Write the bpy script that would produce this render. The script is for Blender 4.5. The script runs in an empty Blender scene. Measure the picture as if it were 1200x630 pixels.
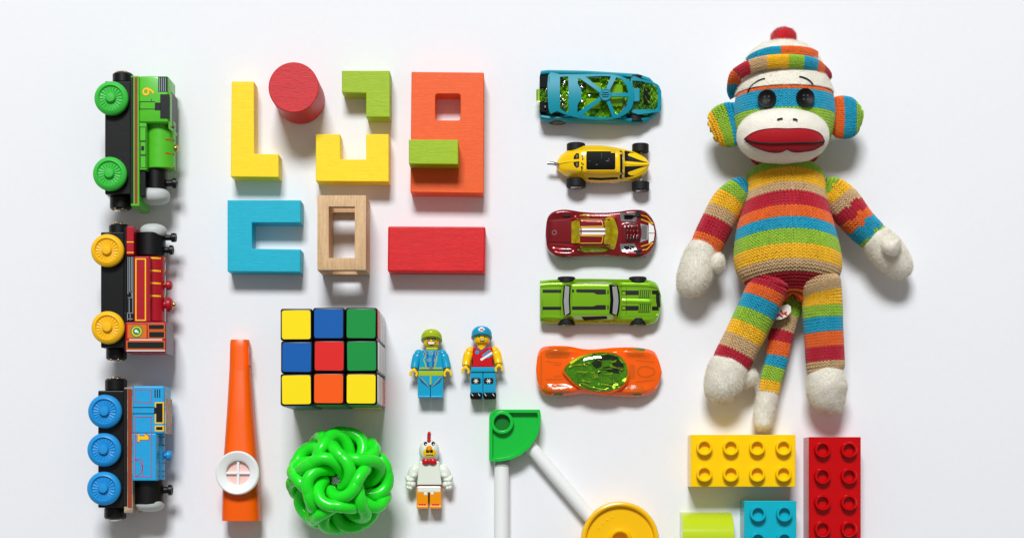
import bpy, bmesh, math, random
import numpy as np
from mathutils import Vector, Matrix
from mathutils.bvhtree import BVHTree
random.seed(7)
rng = np.random.default_rng(11)
sc = bpy.context.scene
COL = sc.collection

# ------------------------------------------------------------------ camera, world, light
H = 1050.0            # camera height above the table, mm
K = 1.9               # picture pixels per mm on the table
NX, NY = 600.0, 560.0 # point straight under the camera

cam_d = bpy.data.cameras.new('camera')
cam = bpy.data.objects.new('camera', cam_d); COL.objects.link(cam)
cam.location = (0, 0, H/1000)
cam.rotation_euler = (0, 0, 0)
cam_d.sensor_width = 36.0
cam_d.lens = K*H/1200*36.0
cam_d.shift_x = 0.0
cam_d.shift_y = (NY-315.0)/1200.0
cam_d.clip_start = 0.05
cam_d.clip_end = 50
sc.camera = cam
sc.render.resolution_x = 1024; sc.render.resolution_y = 537

world = bpy.data.worlds.new('World'); sc.world = world
world.use_nodes = True
bg = world.node_tree.nodes['Background']
bg.inputs[0].default_value = (1.0, 0.975, 0.95, 1)
bg.inputs[1].default_value = 0.23

def area_light(name, loc, target, sx, sy, power, color):
    l = bpy.data.lights.new(name, 'AREA'); l.shape = 'RECTANGLE'; l.size = sx; l.size_y = sy
    l.energy = power; l.color = color
    o = bpy.data.objects.new(name, l); COL.objects.link(o)
    o.location = loc
    d = Vector(target)-Vector(loc)
    o.rotation_euler = d.to_track_quat('-Z', 'Y').to_euler()
    return o
area_light('window_light', (-0.30, 2.35, 2.9), (0.0, 0.13, 0), 1.15, 0.75, 141, (0.94, 0.972, 1.0))
sc.view_settings.view_transform = 'Standard'
sc.view_settings.look = 'None'
sc.view_settings.exposure = 0
sc.view_settings.gamma = 1

# ------------------------------------------------------------------ helpers: colours and materials
def lin(c):
    c = c/255.0
    return c/12.92 if c <= 0.04045 else ((c+0.055)/1.055)**2.4
def L(r, g, b): return (lin(r), lin(g), lin(b))

def mat(name, rgb, rough=0.45, metal=0.0, coat=0.0, trans=0.0, sss=0.0, sheen=0.0, spec=0.5,
        bump=None, grain=None, vary=0.0, wear=None, attr=None, ior=1.46):
    m = bpy.data.materials.new(name); m.use_nodes = True
    nt = m.node_tree; b = nt.nodes['Principled BSDF']
    col = L(*rgb)
    b.inputs['Base Color'].default_value = (*col, 1)
    b.inputs['Roughness'].default_value = rough
    b.inputs['Metallic'].default_value = metal
    b.inputs['Coat Weight'].default_value = coat
    b.inputs['Coat Roughness'].default_value = 0.06
    b.inputs['Transmission Weight'].default_value = trans
    b.inputs['IOR'].default_value = ior
    b.inputs['Specular IOR Level'].default_value = spec*0.8
    if sss:
        b.inputs['Subsurface Weight'].default_value = sss
        b.inputs['Subsurface Radius'].default_value = (1, 1, 1)
        b.inputs['Subsurface Scale'].default_value = 0.003
    if sheen:
        b.inputs['Sheen Weight'].default_value = sheen
        b.inputs['Sheen Roughness'].default_value = 0.5
    tc = nt.nodes.new('ShaderNodeTexCoord')
    src = None
    if attr:
        a = nt.nodes.new('ShaderNodeAttribute'); a.attribute_name = attr
        src = a.outputs['Color']
    else:
        r = nt.nodes.new('ShaderNodeRGB'); r.outputs[0].default_value = (*col, 1); src = r.outputs[0]
    def noise(scale, detail=4, rgh=0.6):
        mp = nt.nodes.new('ShaderNodeMapping'); mp.inputs['Scale'].default_value = scale
        nt.links.new(tc.outputs['Object'], mp.inputs['Vector'])
        n = nt.nodes.new('ShaderNodeTexNoise'); n.inputs['Scale'].default_value = 1.0
        n.inputs['Detail'].default_value = detail; n.inputs['Roughness'].default_value = rgh
        nt.links.new(mp.outputs[0], n.inputs['Vector'])
        return n.outputs['Fac']
    def ramp(s, a, bb, lo, hi):
        n = nt.nodes.new('ShaderNodeMapRange')
        n.inputs['From Min'].default_value = a; n.inputs['From Max'].default_value = bb
        n.inputs['To Min'].default_value = lo; n.inputs['To Max'].default_value = hi
        nt.links.new(s, n.inputs['Value']); return n.outputs['Result']
    def mul(c, fac):
        n = nt.nodes.new('ShaderNodeVectorMath'); n.operation = 'SCALE'
        nt.links.new(c, n.inputs[0]); nt.links.new(fac, n.inputs['Scale']); return n.outputs[0]
    if vary:
        src = mul(src, ramp(noise((260, 260, 260), 5), 0.3, 0.7, 1-vary, 1+vary*0.5))
    heights = []
    if grain:
        ax, amt, bst = grain
        sclv = {'x': (60, 900, 900), 'y': (900, 60, 900)}[ax]
        g = noise(sclv, 6, 0.7)
        src = mul(src, ramp(g, 0.35, 0.65, 1-amt, 1+amt*0.6))
        sclf = {'x': (350, 2600, 2600), 'y': (2600, 350, 2600)}[ax]
        g2 = noise(sclf, 2, 0.5)
        src = mul(src, ramp(g2, 0.56, 0.66, 1, 1-amt*1.2))
        heights.append((g2, bst)); heights.append((g, bst*0.8))
    if wear:   # worn patches where the paint has gone
        wc, thr, scl = wear
        wn = noise((scl, scl, scl), 6, 0.75)
        f = ramp(wn, thr, thr+0.02, 0, 1)
        mx = nt.nodes.new('ShaderNodeMix'); mx.data_type = 'RGBA'
        nt.links.new(f, mx.inputs['Factor']); nt.links.new(src, mx.inputs['A'])
        mx.inputs['B'].default_value = (*L(*wc), 1)
        src = mx.outputs['Result']
    nt.links.new(src, b.inputs['Base Color'])
    if bump:
        heights.append((noise((bump[0],)*3, 3), bump[1]))
    prev = None
    for h, s in heights:
        bn = nt.nodes.new('ShaderNodeBump'); bn.inputs['Strength'].default_value = s
        bn.inputs['Distance'].default_value = 0.0004
        nt.links.new(h, bn.inputs['Height'])
        if prev: nt.links.new(prev, bn.inputs['Normal'])
        prev = bn.outputs['Normal']
    if prev: nt.links.new(prev, b.inputs['Normal'])
    return m

M = {}
def wood(n, rgb, ax='x', rough=0.45, amt=0.07, bst=0.22, **k): M[n] = mat(n, rgb, rough, vary=0.05, wear=((214, 170, 120), 0.765, 600), grain=(ax, amt, bst), bump=(500, 0.12), **k)
wood('yellow_paint', (255, 220, 0), 'x', amt=0.04)
wood('red_paint', (208, 34, 40), 'x', amt=0.12)
wood('crimson_paint', (222, 18, 24), 'x', amt=0.13)
wood('green_paint', (160, 192, 8), 'x', amt=0.09)
wood('orange_paint', (242, 92, 20), 'x', amt=0.04)
wood('turquoise_paint', (0, 178, 204), 'x', amt=0.03)
wood('beech', (222, 182, 136), 'y', rough=0.6, amt=0.16, bst=0.3)
def plast(n, rgb, rough=0.28, **k): M[n] = mat(n, rgb, rough, bump=k.pop('bump', (180, 0.03)), **k)
plast('black_plastic', (8, 8, 10), 0.4)
plast('cube_black', (14, 14, 16), 0.3)
plast('stk_yellow', (255, 226, 10), 0.35); plast('stk_blue', (8, 92, 172), 0.35); plast('stk_green', (14, 146, 62), 0.35)
plast('stk_red', (226, 38, 34), 0.35); plast('stk_orange', (252, 92, 10), 0.35); plast('stk_white', (236, 232, 230), 0.35)
plast('brick_yellow', (255, 206, 0), 0.2); plast('brick_red', (196, 0, 8), 0.2); plast('brick_cyan', (10, 176, 196), 0.2)
plast('brick_lime', (192, 214, 36), 0.14, coat=0.4)
plast('kazoo_orange', (250, 96, 0), 0.3, sss=0.1)
plast('white_plastic', (240, 240, 238), 0.32, sss=0.1)
plast('pink_film', (240, 196, 188), 0.35)
plast('rod_green', (22, 190, 62), 0.25); plast('disc_yellow', (252, 194, 10), 0.25)
plast('clear_plastic', (240, 245, 245), 0.08, trans=0.9)
M['rubber_green'] = mat('rubber_green', (34, 230, 40), 0.26, sss=0.45, coat=0.15)
M['foil'] = mat('foil', (190, 196, 196), 0.15, metal=1.0, bump=(600, 0.5))
M['chrome'] = mat('chrome', (215, 215, 218), 0.16, metal=1.0, bump=(900, 0.35))
M['gold_metal'] = mat('gold_metal', (205, 160, 80), 0.3, metal=1.0)
M['silver_grey'] = mat('silver_grey', (168, 170, 170), 0.45, metal=0.3)
M['face_grey'] = mat('face_grey', (190, 194, 190), 0.5, bump=(400, 0.4))
W = ((196, 158, 118), 0.70, 420)
def tp(n, rgb, thr=0.71, **k): M[n] = mat(n, rgb, 0.36, bump=(300, 0.12), wear=((196, 160, 120), thr, 330), vary=0.06, coat=0.15, **k)
tp('train_green', (84, 192, 40), 0.69); tp('train_red', (178, 14, 34), 0.70); tp('train_blue', (34, 164, 222), 0.68)
tp('train_black', (7, 7, 8), 0.70); tp('sole_brown', (150, 62, 36), 0.66)
M['worn_roof'] = mat('worn_roof', (150, 132, 122), 0.5, wear=((186, 164, 132), 0.50, 110), bump=(300, 0.2))
M['roof_shade_dark'] = mat('roof_shade_dark', (66, 58, 72), 0.45, wear=((150, 138, 140), 0.68, 200))
M['grey_roof'] = mat('grey_roof', (128, 112, 122), 0.4, wear=((190, 150, 140), 0.70, 200))
plast('wheel_green', (60, 190, 66), 0.38); plast('wheel_yellow', (248, 190, 22), 0.38); plast('wheel_blue', (30, 146, 214), 0.38)
plast('prt_black', (16, 16, 18), 0.4); plast('prt_yellow', (250, 200, 30), 0.4); plast('prt_red', (190, 30, 38), 0.4)
plast('prt_white', (240, 240, 238), 0.4); plast('prt_brown', (120, 40, 34), 0.4); plast('prt_green', (40, 140, 70), 0.4)
plast('prt_blue', (20, 92, 160), 0.4); plast('prt_grey', (150, 160, 168), 0.4); plast('prt_orange', (220, 110, 24), 0.4)
# cars
M['teal_metal'] = mat('teal_metal', (0, 142, 162), 0.45, coat=0.0, spec=0.5)
M['car_yellow'] = mat('car_yellow', (255, 208, 0), 0.25, coat=0.6)
M['car_maroon'] = mat('car_maroon', (132, 2, 18), 0.25, coat=0.9, metal=0.35)
M['car_lime'] = mat('car_lime', (130, 190, 4), 0.28, coat=0.9, metal=0.4)
M['car_black'] = mat('car_black', (8, 8, 9), 0.6, spec=0.2)
M['tyre'] = mat('tyre', (15, 15, 17), 0.6)
M['glass_green'] = mat('glass_green', (196, 236, 60), 0.04, trans=1.0, coat=0.5)
M['inner_green'] = mat('inner_green', (130, 192, 14), 0.15, coat=0.8, bump=(220, 0.45), metal=0.3)
M['glass_yellow'] = mat('glass_yellow', (176, 158, 6), 0.08, coat=0.8, bump=(500, 0.5), vary=0.45)  # dark blotches in the colour stand in for reflections in the glass
M['glass_grey'] = mat('glass_grey', (168, 168, 172), 0.12, coat=0.8, bump=(300, 0.15))
M['orange_clear'] = mat('orange_clear', (255, 98, 0), 0.12, trans=0.0, coat=0.5, sss=0.35)
M['orange_inner'] = mat('orange_inner', (214, 92, 6), 0.2, bump=(450, 0.6), coat=0.4)
M['maroon_dark'] = mat('maroon_dark', (84, 4, 14), 0.3, coat=0.5)
M['maroon_green'] = mat('dark_floor', (14, 40, 10), 0.3)
M['panel_shade'] = mat('panel_shade', (44, 80, 8), 0.4)
M['canopy_glint'] = mat('canopy_glint', (216, 230, 30), 0.1, coat=1.0, bump=(260, 0.5), vary=0.2)  # bright colour painted in for highlights under the canopy
M['canopy_floor'] = mat('canopy_floor', (112, 184, 14), 0.1, coat=1.0, bump=(160, 0.8), vary=0.4)
M['bronze'] = mat('bronze', (150, 110, 60), 0.35, metal=0.8)
# figures
plast('fig_yellow', (250, 204, 10), 0.2); plast('fig_cyan', (24, 160, 200), 0.2); plast('fig_red', (206, 24, 34), 0.2)
plast('fig_lime', (172, 192, 32), 0.2); plast('fig_white', (232, 234, 222), 0.22); plast('fig_orange', (246, 150, 8), 0.2)
# monkey
M['yarn'] = mat('yarn', (200, 200, 200), 0.85, sheen=0.35, attr='Col', bump=(2500, 0.5), spec=0.2)
M['plush'] = mat('plush', (243, 237, 222), 0.95, sheen=0.4, bump=(1400, 1.0), vary=0.03, spec=0.1)
M['pom_red'] = mat('pom_red', (206, 30, 40), 0.95, sheen=0.3, bump=(1200, 0.8), spec=0.1)
M['felt_red'] = mat('felt_red', (170, 6, 22), 0.7, sheen=0.2, bump=(700, 0.4), spec=0.3)
M['thread'] = mat('thread', (20, 18, 18), 0.8)
M['button'] = mat('button', (10, 10, 12), 0.5, spec=0.3)
M['label_white'] = mat('label_white', (232, 226, 214), 0.8)
M['paper'] = mat('paper', (238, 238, 240), 0.62, bump=(1500, 0.06), spec=0.25, vary=0.012)

# ------------------------------------------------------------------ helpers: geometry in mm, (verts, faces)
def P(px, py, z=0.0):
    f = (H-z)/H/K
    return ((px-NX)*f, (NY-py)*f)
def P3(px, py, z): x, y = P(px, py, z); return (x, y, z)
def conv(x0, y0, s): return lambda x, y: (x0+x/s, y0+y/s)
def cat(*gs):
    V, F = [], []
    for v, f in gs:
        n = len(V); V += [tuple(p) for p in v]; F += [tuple(i+n for i in q) for q in f]
    return V, F
def box(x0, x1, y0, y1, z0, z1):
    V = [(x, y, z) for z in (z0, z1) for y in (y0, y1) for x in (x0, x1)]
    return V, [(0, 2, 3, 1), (4, 5, 7, 6), (0, 1, 5, 4), (2, 6, 7, 3), (0, 4, 6, 2), (1, 3, 7, 5)]
def fill(poly, holes=(), res=None):
    bm = bmesh.new(); es = []
    for loop in [poly]+list(holes):
        vs = [bm.verts.new((p[0], p[1], 0)) for p in loop]
        es += [bm.edges.new((vs[i], vs[(i+1) % len(vs)])) for i in range(len(vs))]
    if holes:
        bmesh.ops.triangle_fill(bm, use_beauty=True, edges=es)
    else:
        f = bm.faces.new(bm.verts[:]); bmesh.ops.triangulate(bm, faces=[f])
    if res:
        xs = [v.co.x for v in bm.verts]; ys = [v.co.y for v in bm.verts]
        for lo, hi, ax in ((min(xs), max(xs), 0), (min(ys), max(ys), 1)):
            n = int((hi-lo)/res)
            for i in range(1, n+1):
                co = [0, 0, 0]; co[ax] = lo+(hi-lo)*i/(n+1); no = [0, 0, 0]; no[ax] = 1
                bmesh.ops.bisect_plane(bm, geom=bm.verts[:]+bm.edges[:]+bm.faces[:], plane_co=co, plane_no=no, dist=1e-5)
    bm.verts.index_update()
    V = [tuple(v.co) for v in bm.verts]; F = []
    for f in bm.faces:
        ids = [v.index for v in f.verts]
        if f.normal.z < 0: ids.reverse()
        F.append(tuple(ids))
    B = []
    for f in F:
        for i in range(len(f)): B.append((f[i], f[(i+1) % len(f)]))
    S = set(B); B = [e for e in B if (e[1], e[0]) not in S]
    bm.free()
    return V, F, B
def prism(poly, z0, z1, holes=()):
    V, F, B = fill(poly, holes); n = len(V)
    vv = [(p[0], p[1], z1) for p in V]+[(p[0], p[1], z0) for p in V]
    ff = list(F)+[tuple(reversed([i+n for i in f])) for f in F]+[(b, a, a+n, b+n) for a, b in B]
    return vv, ff
def drape(poly, zf, off=0.08, thick=0.3, holes=(), res=1.6):
    V, F, B = fill(poly, holes, res); n = len(V)
    zs = [zf(p[0], p[1]) for p in V]
    ok = [z for z in zs if z is not None]; d = sum(ok)/len(ok) if ok else 1.0
    zs = [d if z is None else z for z in zs]
    vv = [(p[0], p[1], z+off) for p, z in zip(V, zs)]+[(p[0], p[1], z+off-thick) for p, z in zip(V, zs)]
    return vv, list(F)+[(b, a, a+n, b+n) for a, b in B]
def surf(*geos):
    g = cat(*geos); t = BVHTree.FromPolygons([Vector(v) for v in g[0]], g[1])
    def zf(x, y):
        h = t.ray_cast(Vector((x, y, 400)), Vector((0, 0, -1)))
        return h[0].z if h[0] is not None else None
    return zf
def pp(c, pts, z): return [P(*c(x, y), z) for x, y in pts]        # zoom-picture points -> mm at height z
def rect(x0, y0, x1, y1): return [(x0, y0), (x1, y0), (x1, y1), (x0, y1)]
def rrect(x0, y0, x1, y1, r, n=4):
    o = []
    for cx, cy, a in ((x1-r, y0+r, -90), (x1-r, y1-r, 0), (x0+r, y1-r, 90), (x0+r, y0+r, 180)):
        for i in range(n+1):
            t = math.radians(a+90*i/n); o.append((cx+r*math.cos(t), cy+r*math.sin(t)))
    return o
def circ(cx, cy, r, n=32, ry=None): return [(cx+r*math.cos(2*math.pi*i/n), cy+(ry or r)*math.sin(2*math.pi*i/n)) for i in range(n)]
def ribbon(pts, w):
    o1, o2 = [], []
    for i, p in enumerate(pts):
        a = pts[max(0, i-1)]; b = pts[min(len(pts)-1, i+1)]
        dx, dy = b[0]-a[0], b[1]-a[1]; l = math.hypot(dx, dy) or 1
        ww = w[i] if isinstance(w, (list, tuple)) else w
        o1.append((p[0]-dy/l*ww/2, p[1]+dx/l*ww/2)); o2.append((p[0]+dy/l*ww/2, p[1]-dx/l*ww/2))
    return o1+o2[::-1]
def frame_of(ax):
    z = Vector(ax).normalized(); x = z.orthogonal().normalized(); return x, z.cross(x), z
def lathe(prof, c, ax=(0, 0, 1), n=32):     # prof: (r, h) along the axis
    x, y, z = frame_of(ax); c = Vector(c); V, F = [], []
    for r, h in prof:
        for i in range(n):
            t = 2*math.pi*i/n; V.append(tuple(c+z*h+(x*math.cos(t)+y*math.sin(t))*max(r, 1e-4)))
    for j in range(len(prof)-1):
        for i in range(n):
            k = (i+1) % n; F.append((j*n+i, j*n+k, (j+1)*n+k, (j+1)*n+i))
    F.append(tuple(range(n-1, -1, -1))); F.append(tuple((len(prof)-1)*n+i for i in range(n)))
    return V, F
def cyl(c, r, h, ax=(0, 0, 1), n=32, b=0.3): return lathe([(r-b, 0), (r, b), (r, h-b), (r-b, h)], c, ax, n)
def tube(path, r, n=12, closed=False):
    path = [Vector(p) for p in path]; N = len(path); V, F = [], []; up = None
    for i, p in enumerate(path):
        a = path[(i-1) % N] if closed or i else p; b = path[(i+1) % N] if closed or i < N-1 else p
        t = (b-a).normalized()
        if up is None: up = t.orthogonal().normalized()
        up = (up-t*up.dot(t)).normalized(); s = t.cross(up); rr = r[i] if isinstance(r, (list, tuple)) else r
        for k in range(n):
            q = 2*math.pi*k/n; V.append(tuple(p+(up*math.cos(q)+s*math.sin(q))*rr))
    # twist match at the closing seam
    sh = 0
    if closed:
        sh = min(range(n), key=lambda k: (Vector(V[(N-1)*n])-Vector(V[k])).length)
    for i in range(N if closed else N-1):
        j = (i+1) % N; s_ = sh if (closed and j == 0) else 0
        for k in range(n):
            k2 = (k+1) % n; F.append((i*n+k, i*n+k2, j*n+(k2+s_) % n, j*n+(k+s_) % n))
    if not closed: F.append(tuple(range(n-1, -1, -1))); F.append(tuple((N-1)*n+k for k in range(n)))
    return V, F
def ellip(c, r, nu=28, nv=16, R=None, e=1.0):
    V, F = [], []
    def pw(v): return math.copysign(abs(v)**e, v)
    for j in range(nv+1):
        ph = math.pi*(0.002+0.996*j/nv)
        for i in range(nu):
            th = 2*math.pi*i/nu
            p = Vector((r[0]*pw(math.sin(ph))*pw(math.cos(th)), r[1]*pw(math.sin(ph))*pw(math.sin(th)), r[2]*pw(math.cos(ph))))
            if R: p = R @ p
            V.append((c[0]+p.x, c[1]+p.y, c[2]+p.z))
    for j in range(nv):
        for i in range(nu):
            k = (i+1) % nu; F.append((j*nu+i, (j+1)*nu+i, (j+1)*nu+k, j*nu+k))
    F.append(tuple(range(nu))); F.append(tuple(nv*nu+i for i in range(nu-1, -1, -1)))
    return V, F
def loft(rings, cap=True):
    n = len(rings[0]); V = [tuple(p) for r in rings for p in r]; F = []
    for j in range(len(rings)-1):
        for i in range(n):
            k = (i+1) % n; F.append((j*n+i, j*n+k, (j+1)*n+k, (j+1)*n+i))
    if cap: F.append(tuple(range(n-1, -1, -1))); F.append(tuple((len(rings)-1)*n+i for i in range(n)))
    return V, F

def make(name, geo, m, parent=None, origin=None, bevel=0.0, seg=2, ang=35, label=None):
    V, F = geo
    if parent is not None: origin = tuple(c*1000 for c in world_loc(parent))
    if origin is None:
        a = np.array(V); mn = a.min(0); mx = a.max(0); origin = ((mn[0]+mx[0])/2, (mn[1]+mx[1])/2, mn[2])
    bm = bmesh.new()
    vs = [bm.verts.new(((v[0]-origin[0])/1000, (v[1]-origin[1])/1000, (v[2]-origin[2])/1000)) for v in V]
    for f in F:
        try: bm.faces.new([vs[i] for i in f])
        except ValueError: pass
    bmesh.ops.recalc_face_normals(bm, faces=bm.faces[:])
    if bevel:
        ang = 16
        bmesh.ops.dissolve_limit(bm, angle_limit=math.radians(2), verts=bm.verts[:], edges=bm.edges[:])
        es = [e for e in bm.edges if len(e.link_faces) == 2 and e.calc_face_angle(0) > math.radians(28)]
        bmesh.ops.bevel(bm, geom=es, offset=bevel/1000, segments=seg, profile=0.5, affect='EDGES', clamp_overlap=True)
    me = bpy.data.meshes.new(name); bm.to_mesh(me); bm.free()
    me.polygons.foreach_set('use_smooth', [True]*len(me.polygons))
    me.set_sharp_from_angle(angle=math.radians(ang))
    if isinstance(m, str): m = M[m]
    me.materials.append(m)
    o = bpy.data.objects.new(name, me); COL.objects.link(o)
    if parent is not None: o.parent = parent
    else: o.location = tuple(c/1000 for c in origin)
    if label: o['label'] = label
    return o
def world_loc(o):
    v = Vector((0, 0, 0))
    while o is not None: v = v+o.location; o = o.parent
    return v
def tag(o, label, cat_, group=None, kind=None):
    o['label'] = label; o['category'] = cat_
    if group: o['group'] = group
    if kind: o['kind'] = kind
    return o
def thing(name, label, cat_, loc, group=None):
    o = bpy.data.objects.new(name, None); COL.objects.link(o); o.empty_display_size = 0.01
    o.location = tuple(c/1000 for c in loc)
    return tag(o, label, cat_, group)
def text_loops(s, size, cx, cy, rot=0.0, bold=0.0, sx=1.0):
    cu = bpy.data.curves.new('txt', 'FONT'); cu.body = s; cu.size = size; cu.align_x = 'CENTER'; cu.align_y = 'CENTER'
    cu.offset = bold; cu.resolution_u = 4
    o = bpy.data.objects.new('txt', cu); COL.objects.link(o)
    bpy.context.view_layer.update()
    me = bpy.data.meshes.new_from_object(o)
    c, s_ = math.cos(rot), math.sin(rot)
    V = [(cx+v.co.x*sx*c-v.co.y*s_, cy+v.co.x*sx*s_+v.co.y*c) for v in me.vertices]
    F = [tuple(p.vertices) for p in me.polygons]
    bpy.data.objects.remove(o); bpy.data.curves.remove(cu); bpy.data.meshes.remove(me)
    return V, F
def text_geo(s, size, cx, cy, z, rot=0.0, bold=0.0, sx=1.0):
    V, F = text_loops(s, size, cx, cy, rot, bold, sx)
    return [(p[0], p[1], z) for p in V], F

# ------------------------------------------------------------------ the setting
tab = make('table_surface', box(-1500, 1500, -1500, 1600, -5, 0), 'paper', origin=(0, 0, 0))
tab['kind'] = 'structure'
# ------------------------------------------------------------------ wooden blocks
GB = 'painted wooden building blocks'
def block(poly, zt, m, label, z0=0.0, holes=(), name='wooden_block', bevel=0.45):
    pl = [P(x, y, zt) for x, y in poly]; hs = [[P(x, y, zt) for x, y in h] for h in holes]
    o = make(name, prism(pl, z0, zt, hs), m, bevel=bevel, seg=2)
    return tag(o, label, 'wooden block', GB)
block([(271.4,95.4),(297.7,95.4),(297.9,180.2),(326.6,180.6),(326.6,207.7),(270.3,207.1)], 14.5, 'yellow_paint', 'tall L-shaped yellow wooden block above the turquoise C block')
block([(400.6,82.9),(456.9,82.9),(456.9,137.1),(428.9,137.1),(428.9,109.1),(400.6,108.6)], 15.5, 'green_paint', 'small lime green corner-shaped wooden block above the yellow U block')
block([(370,157.1),(398.6,157.1),(398.6,186.6),(428.9,186.6),(428.9,157.1),(455.7,157.1),(455.7,212.9),(370,212.3)], 14.5, 'yellow_paint', 'U-shaped yellow wooden block under the lime green corner block')
block([(482.2,84.2),(567.1,85.1),(566.7,226.4),(480.9,225.2)], 15, 'orange_paint', 'large upright orange wooden block with a small square hole', holes=[rrect(510.2, 110, 539.6, 141, 3)[::-1]])
block([(479.1,163.5),(536.9,163.8),(536.9,192.4),(479.1,192.0)], 29.6, 'green_paint', 'small lime green wooden bar resting on the orange block', z0=15.05)
block([(454.7,264.9),(568.9,265.5),(568.2,318.9),(454.2,318)], 15, 'crimson_paint', 'long rectangular red wooden block under the orange block', bevel=1.0)
block([(266.5,234.4),(352.5,234.4),(352.5,260.8),(295.4,260.8),(295.4,291.2),(352.5,292.0),(352.1,318.6),(266.5,318)], 14.5, 'turquoise_paint', 'turquoise C-shaped wooden block above the puzzle cube')
c0 = P(344, 102.4, 34)
o = make('wooden_block', lathe([(15.0-.5, 0), (15.0, .5), (15.0, 33.6), (14.6, 34)], (c0[0], c0[1], 0), n=72), 'red_paint')
tag(o, 'red wooden cylinder standing on its end beside the yellow L block', 'wooden block', GB)
# natural frame with an opening through its two short walls
zt = 28.5
x0, y0 = P(371.9, 228.8, zt); x1, y1 = P(428.8, 316.1, zt); hx0, hy0 = P(385.1, 241.9, zt); hx1, hy1 = P(415.8, 302.1, zt)
g = box(x0, hx0, y1, y0, 0, zt); g2 = box(hx1, x1, y1, y0, 0, zt)
def fr():
    bm_ = prism([(x0, y0), (x1, y0), (x1, y1), (x0, y1)], 0, zt, [[(hx0, hy0), (hx0, hy1), (hx1, hy1), (hx1, hy0)]])
    o = make('wooden_block', bm_, 'beech')
    cut = make('cutter', box(hx0+1.0-0.9, hx1-0.1, y1-5, y0+5, 6.0, 21.5), 'beech')
    md = o.modifiers.new('cut', 'BOOLEAN'); md.object = cut; md.solver = 'EXACT'; md.operation = 'DIFFERENCE'
    bv = o.modifiers.new('bev', 'BEVEL'); bv.width = 0.0004; bv.segments = 2; bv.limit_method = 'ANGLE'
    bpy.context.view_layer.update()
    dg = bpy.context.evaluated_depsgraph_get()
    me = bpy.data.meshes.new_from_object(o.evaluated_get(dg))
    o.modifiers.clear(); o.data = me
    me.set_sharp_from_angle(angle=math.radians(35))
    bpy.data.objects.remove(cut)
    return o
tag(fr(), 'unpainted beech wood block, a rectangular frame with open ends', 'wooden block', GB)

# ------------------------------------------------------------------ puzzle cube
zt = 57.0
ax0, ay0 = P(328.2, 361.0, zt); ax1, ay1 = P(442.5, 474.6, zt)
cb = thing('puzzle_cube', 'scrambled nine-square colour puzzle cube, face up above the green knot ball', 'puzzle cube', ((ax0+ax1)/2, (ay0+ay1)/2, 0))
cw = (ax1-ax0)/3
TOP = [['stk_yellow', 'stk_blue', 'stk_green'], ['stk_blue', 'stk_red', 'stk_green'], ['stk_yellow', 'stk_orange', 'stk_yellow']]
SIDE = ['stk_white', 'stk_white', 'stk_orange', 'stk_white', 'stk_white', 'stk_white', 'stk_red', 'stk_white', 'stk_white']
FRONT = ['stk_green', 'stk_green', 'stk_yellow', 'stk_green', 'stk_green', 'stk_green', 'stk_blue', 'stk_green', 'stk_green']
for k in range(3):
    for r in range(3):
        for c in range(3):
            dy = 0.55 if c >= 1 else 0.0
            sx = 0.0 if r != 1 else 0.25
            X = ax0+c*cw+sx; Y = ay0-(r+1)*cw+dy; Zz = k*zt/3
            q = make('cubelet', box(X+.12, X+cw-.12, Y+.12, Y+cw-.12, Zz+.1, Zz+zt/3-.1), 'cube_black', cb, bevel=1.3, seg=3)
            m_ = 1.1
            if k == 2:
                jx, jy, ja = random.uniform(-.14, .14), random.uniform(-.14, .14), random.uniform(-.012, .012)
                sq = [(X+cw/2+jx+(x_-X-cw/2)*math.cos(ja)-(y_-Y-cw/2)*math.sin(ja), Y+cw/2+jy+(x_-X-cw/2)*math.sin(ja)+(y_-Y-cw/2)*math.cos(ja)) for x_, y_ in rrect(X+m_, Y+m_, X+cw-m_, Y+cw-m_, 1.35)]
                make('sticker', prism(sq, zt-.12, zt+.12), TOP[r][c], q)
            if c == 2:
                g = prism(rrect(Y+m_, Zz+m_, Y+cw-m_, Zz+zt/3-m_, 1.35), 0, .24)
                make('sticker', ([(X+cw-.14+v[2], v[0], v[1]) for v in g[0]], g[1]), SIDE[k*3+r], q)
            if r == 2:
                g = prism(rrect(X+m_, Zz+m_, X+cw-m_, Zz+zt/3-m_, 1.35), 0, .24)
                make('sticker', ([(v[0], Y+.14-v[2], v[1]) for v in g[0]], g[1]), FRONT[k*3+c], q)

# ------------------------------------------------------------------ kazoo
kz = [(398, 281.0, 10.8, 9), (402, 281.1, 11.6, 9.6), (432, 281.4, 12.6, 11.5), (480, 281.6, 15.6, 15.5), (535, 282.0, 19.8, 19.5), (575, 282.3, 21.6, 20.5), (600, 282.5, 22.3, 20.5), (609.5, 282.6, 22.5, 20.5)]
rings = []
N = 40
for i in range(49):
    py = 398+(609.5-398)*i/48
    cx = np.interp(py, [k[0] for k in kz], [k[1] for k in kz]); hw = np.interp(py, [k[0] for k in kz], [k[2] for k in kz]); hh = np.interp(py, [k[0] for k in kz], [k[3] for k in kz])
    x, y = P(cx, py, hh*0.6); a = hw/K*0.99; ring = []
    for j in range(N):
        t = 2*math.pi*j/N; e = 0.62
        ring.append((x+a*math.copysign(abs(math.cos(t))**e, math.cos(t)), y, hh/2+hh/2*math.copysign(abs(math.sin(t))**0.8, math.sin(t))))
    rings.append(ring)
gk = loft(rings)
x, y = P(278, 553.6, 26)
kzt = thing('kazoo', 'orange plastic kazoo with round white turret beside the puzzle cube', 'kazoo', (P(282, 505)[0], P(282, 505)[1], 0))
make('body', gk, 'kazoo_orange', kzt, ang=50)
zk = surf(gk)
xa, ya = P(276, 432, 12); xb, yb = P(287, 432, 12)
make('seam_mark', drape(ribbon([(xa, ya), (xb, yb)], .35), zk, .12, .3), 'kazoo_orange', kzt)
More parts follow.
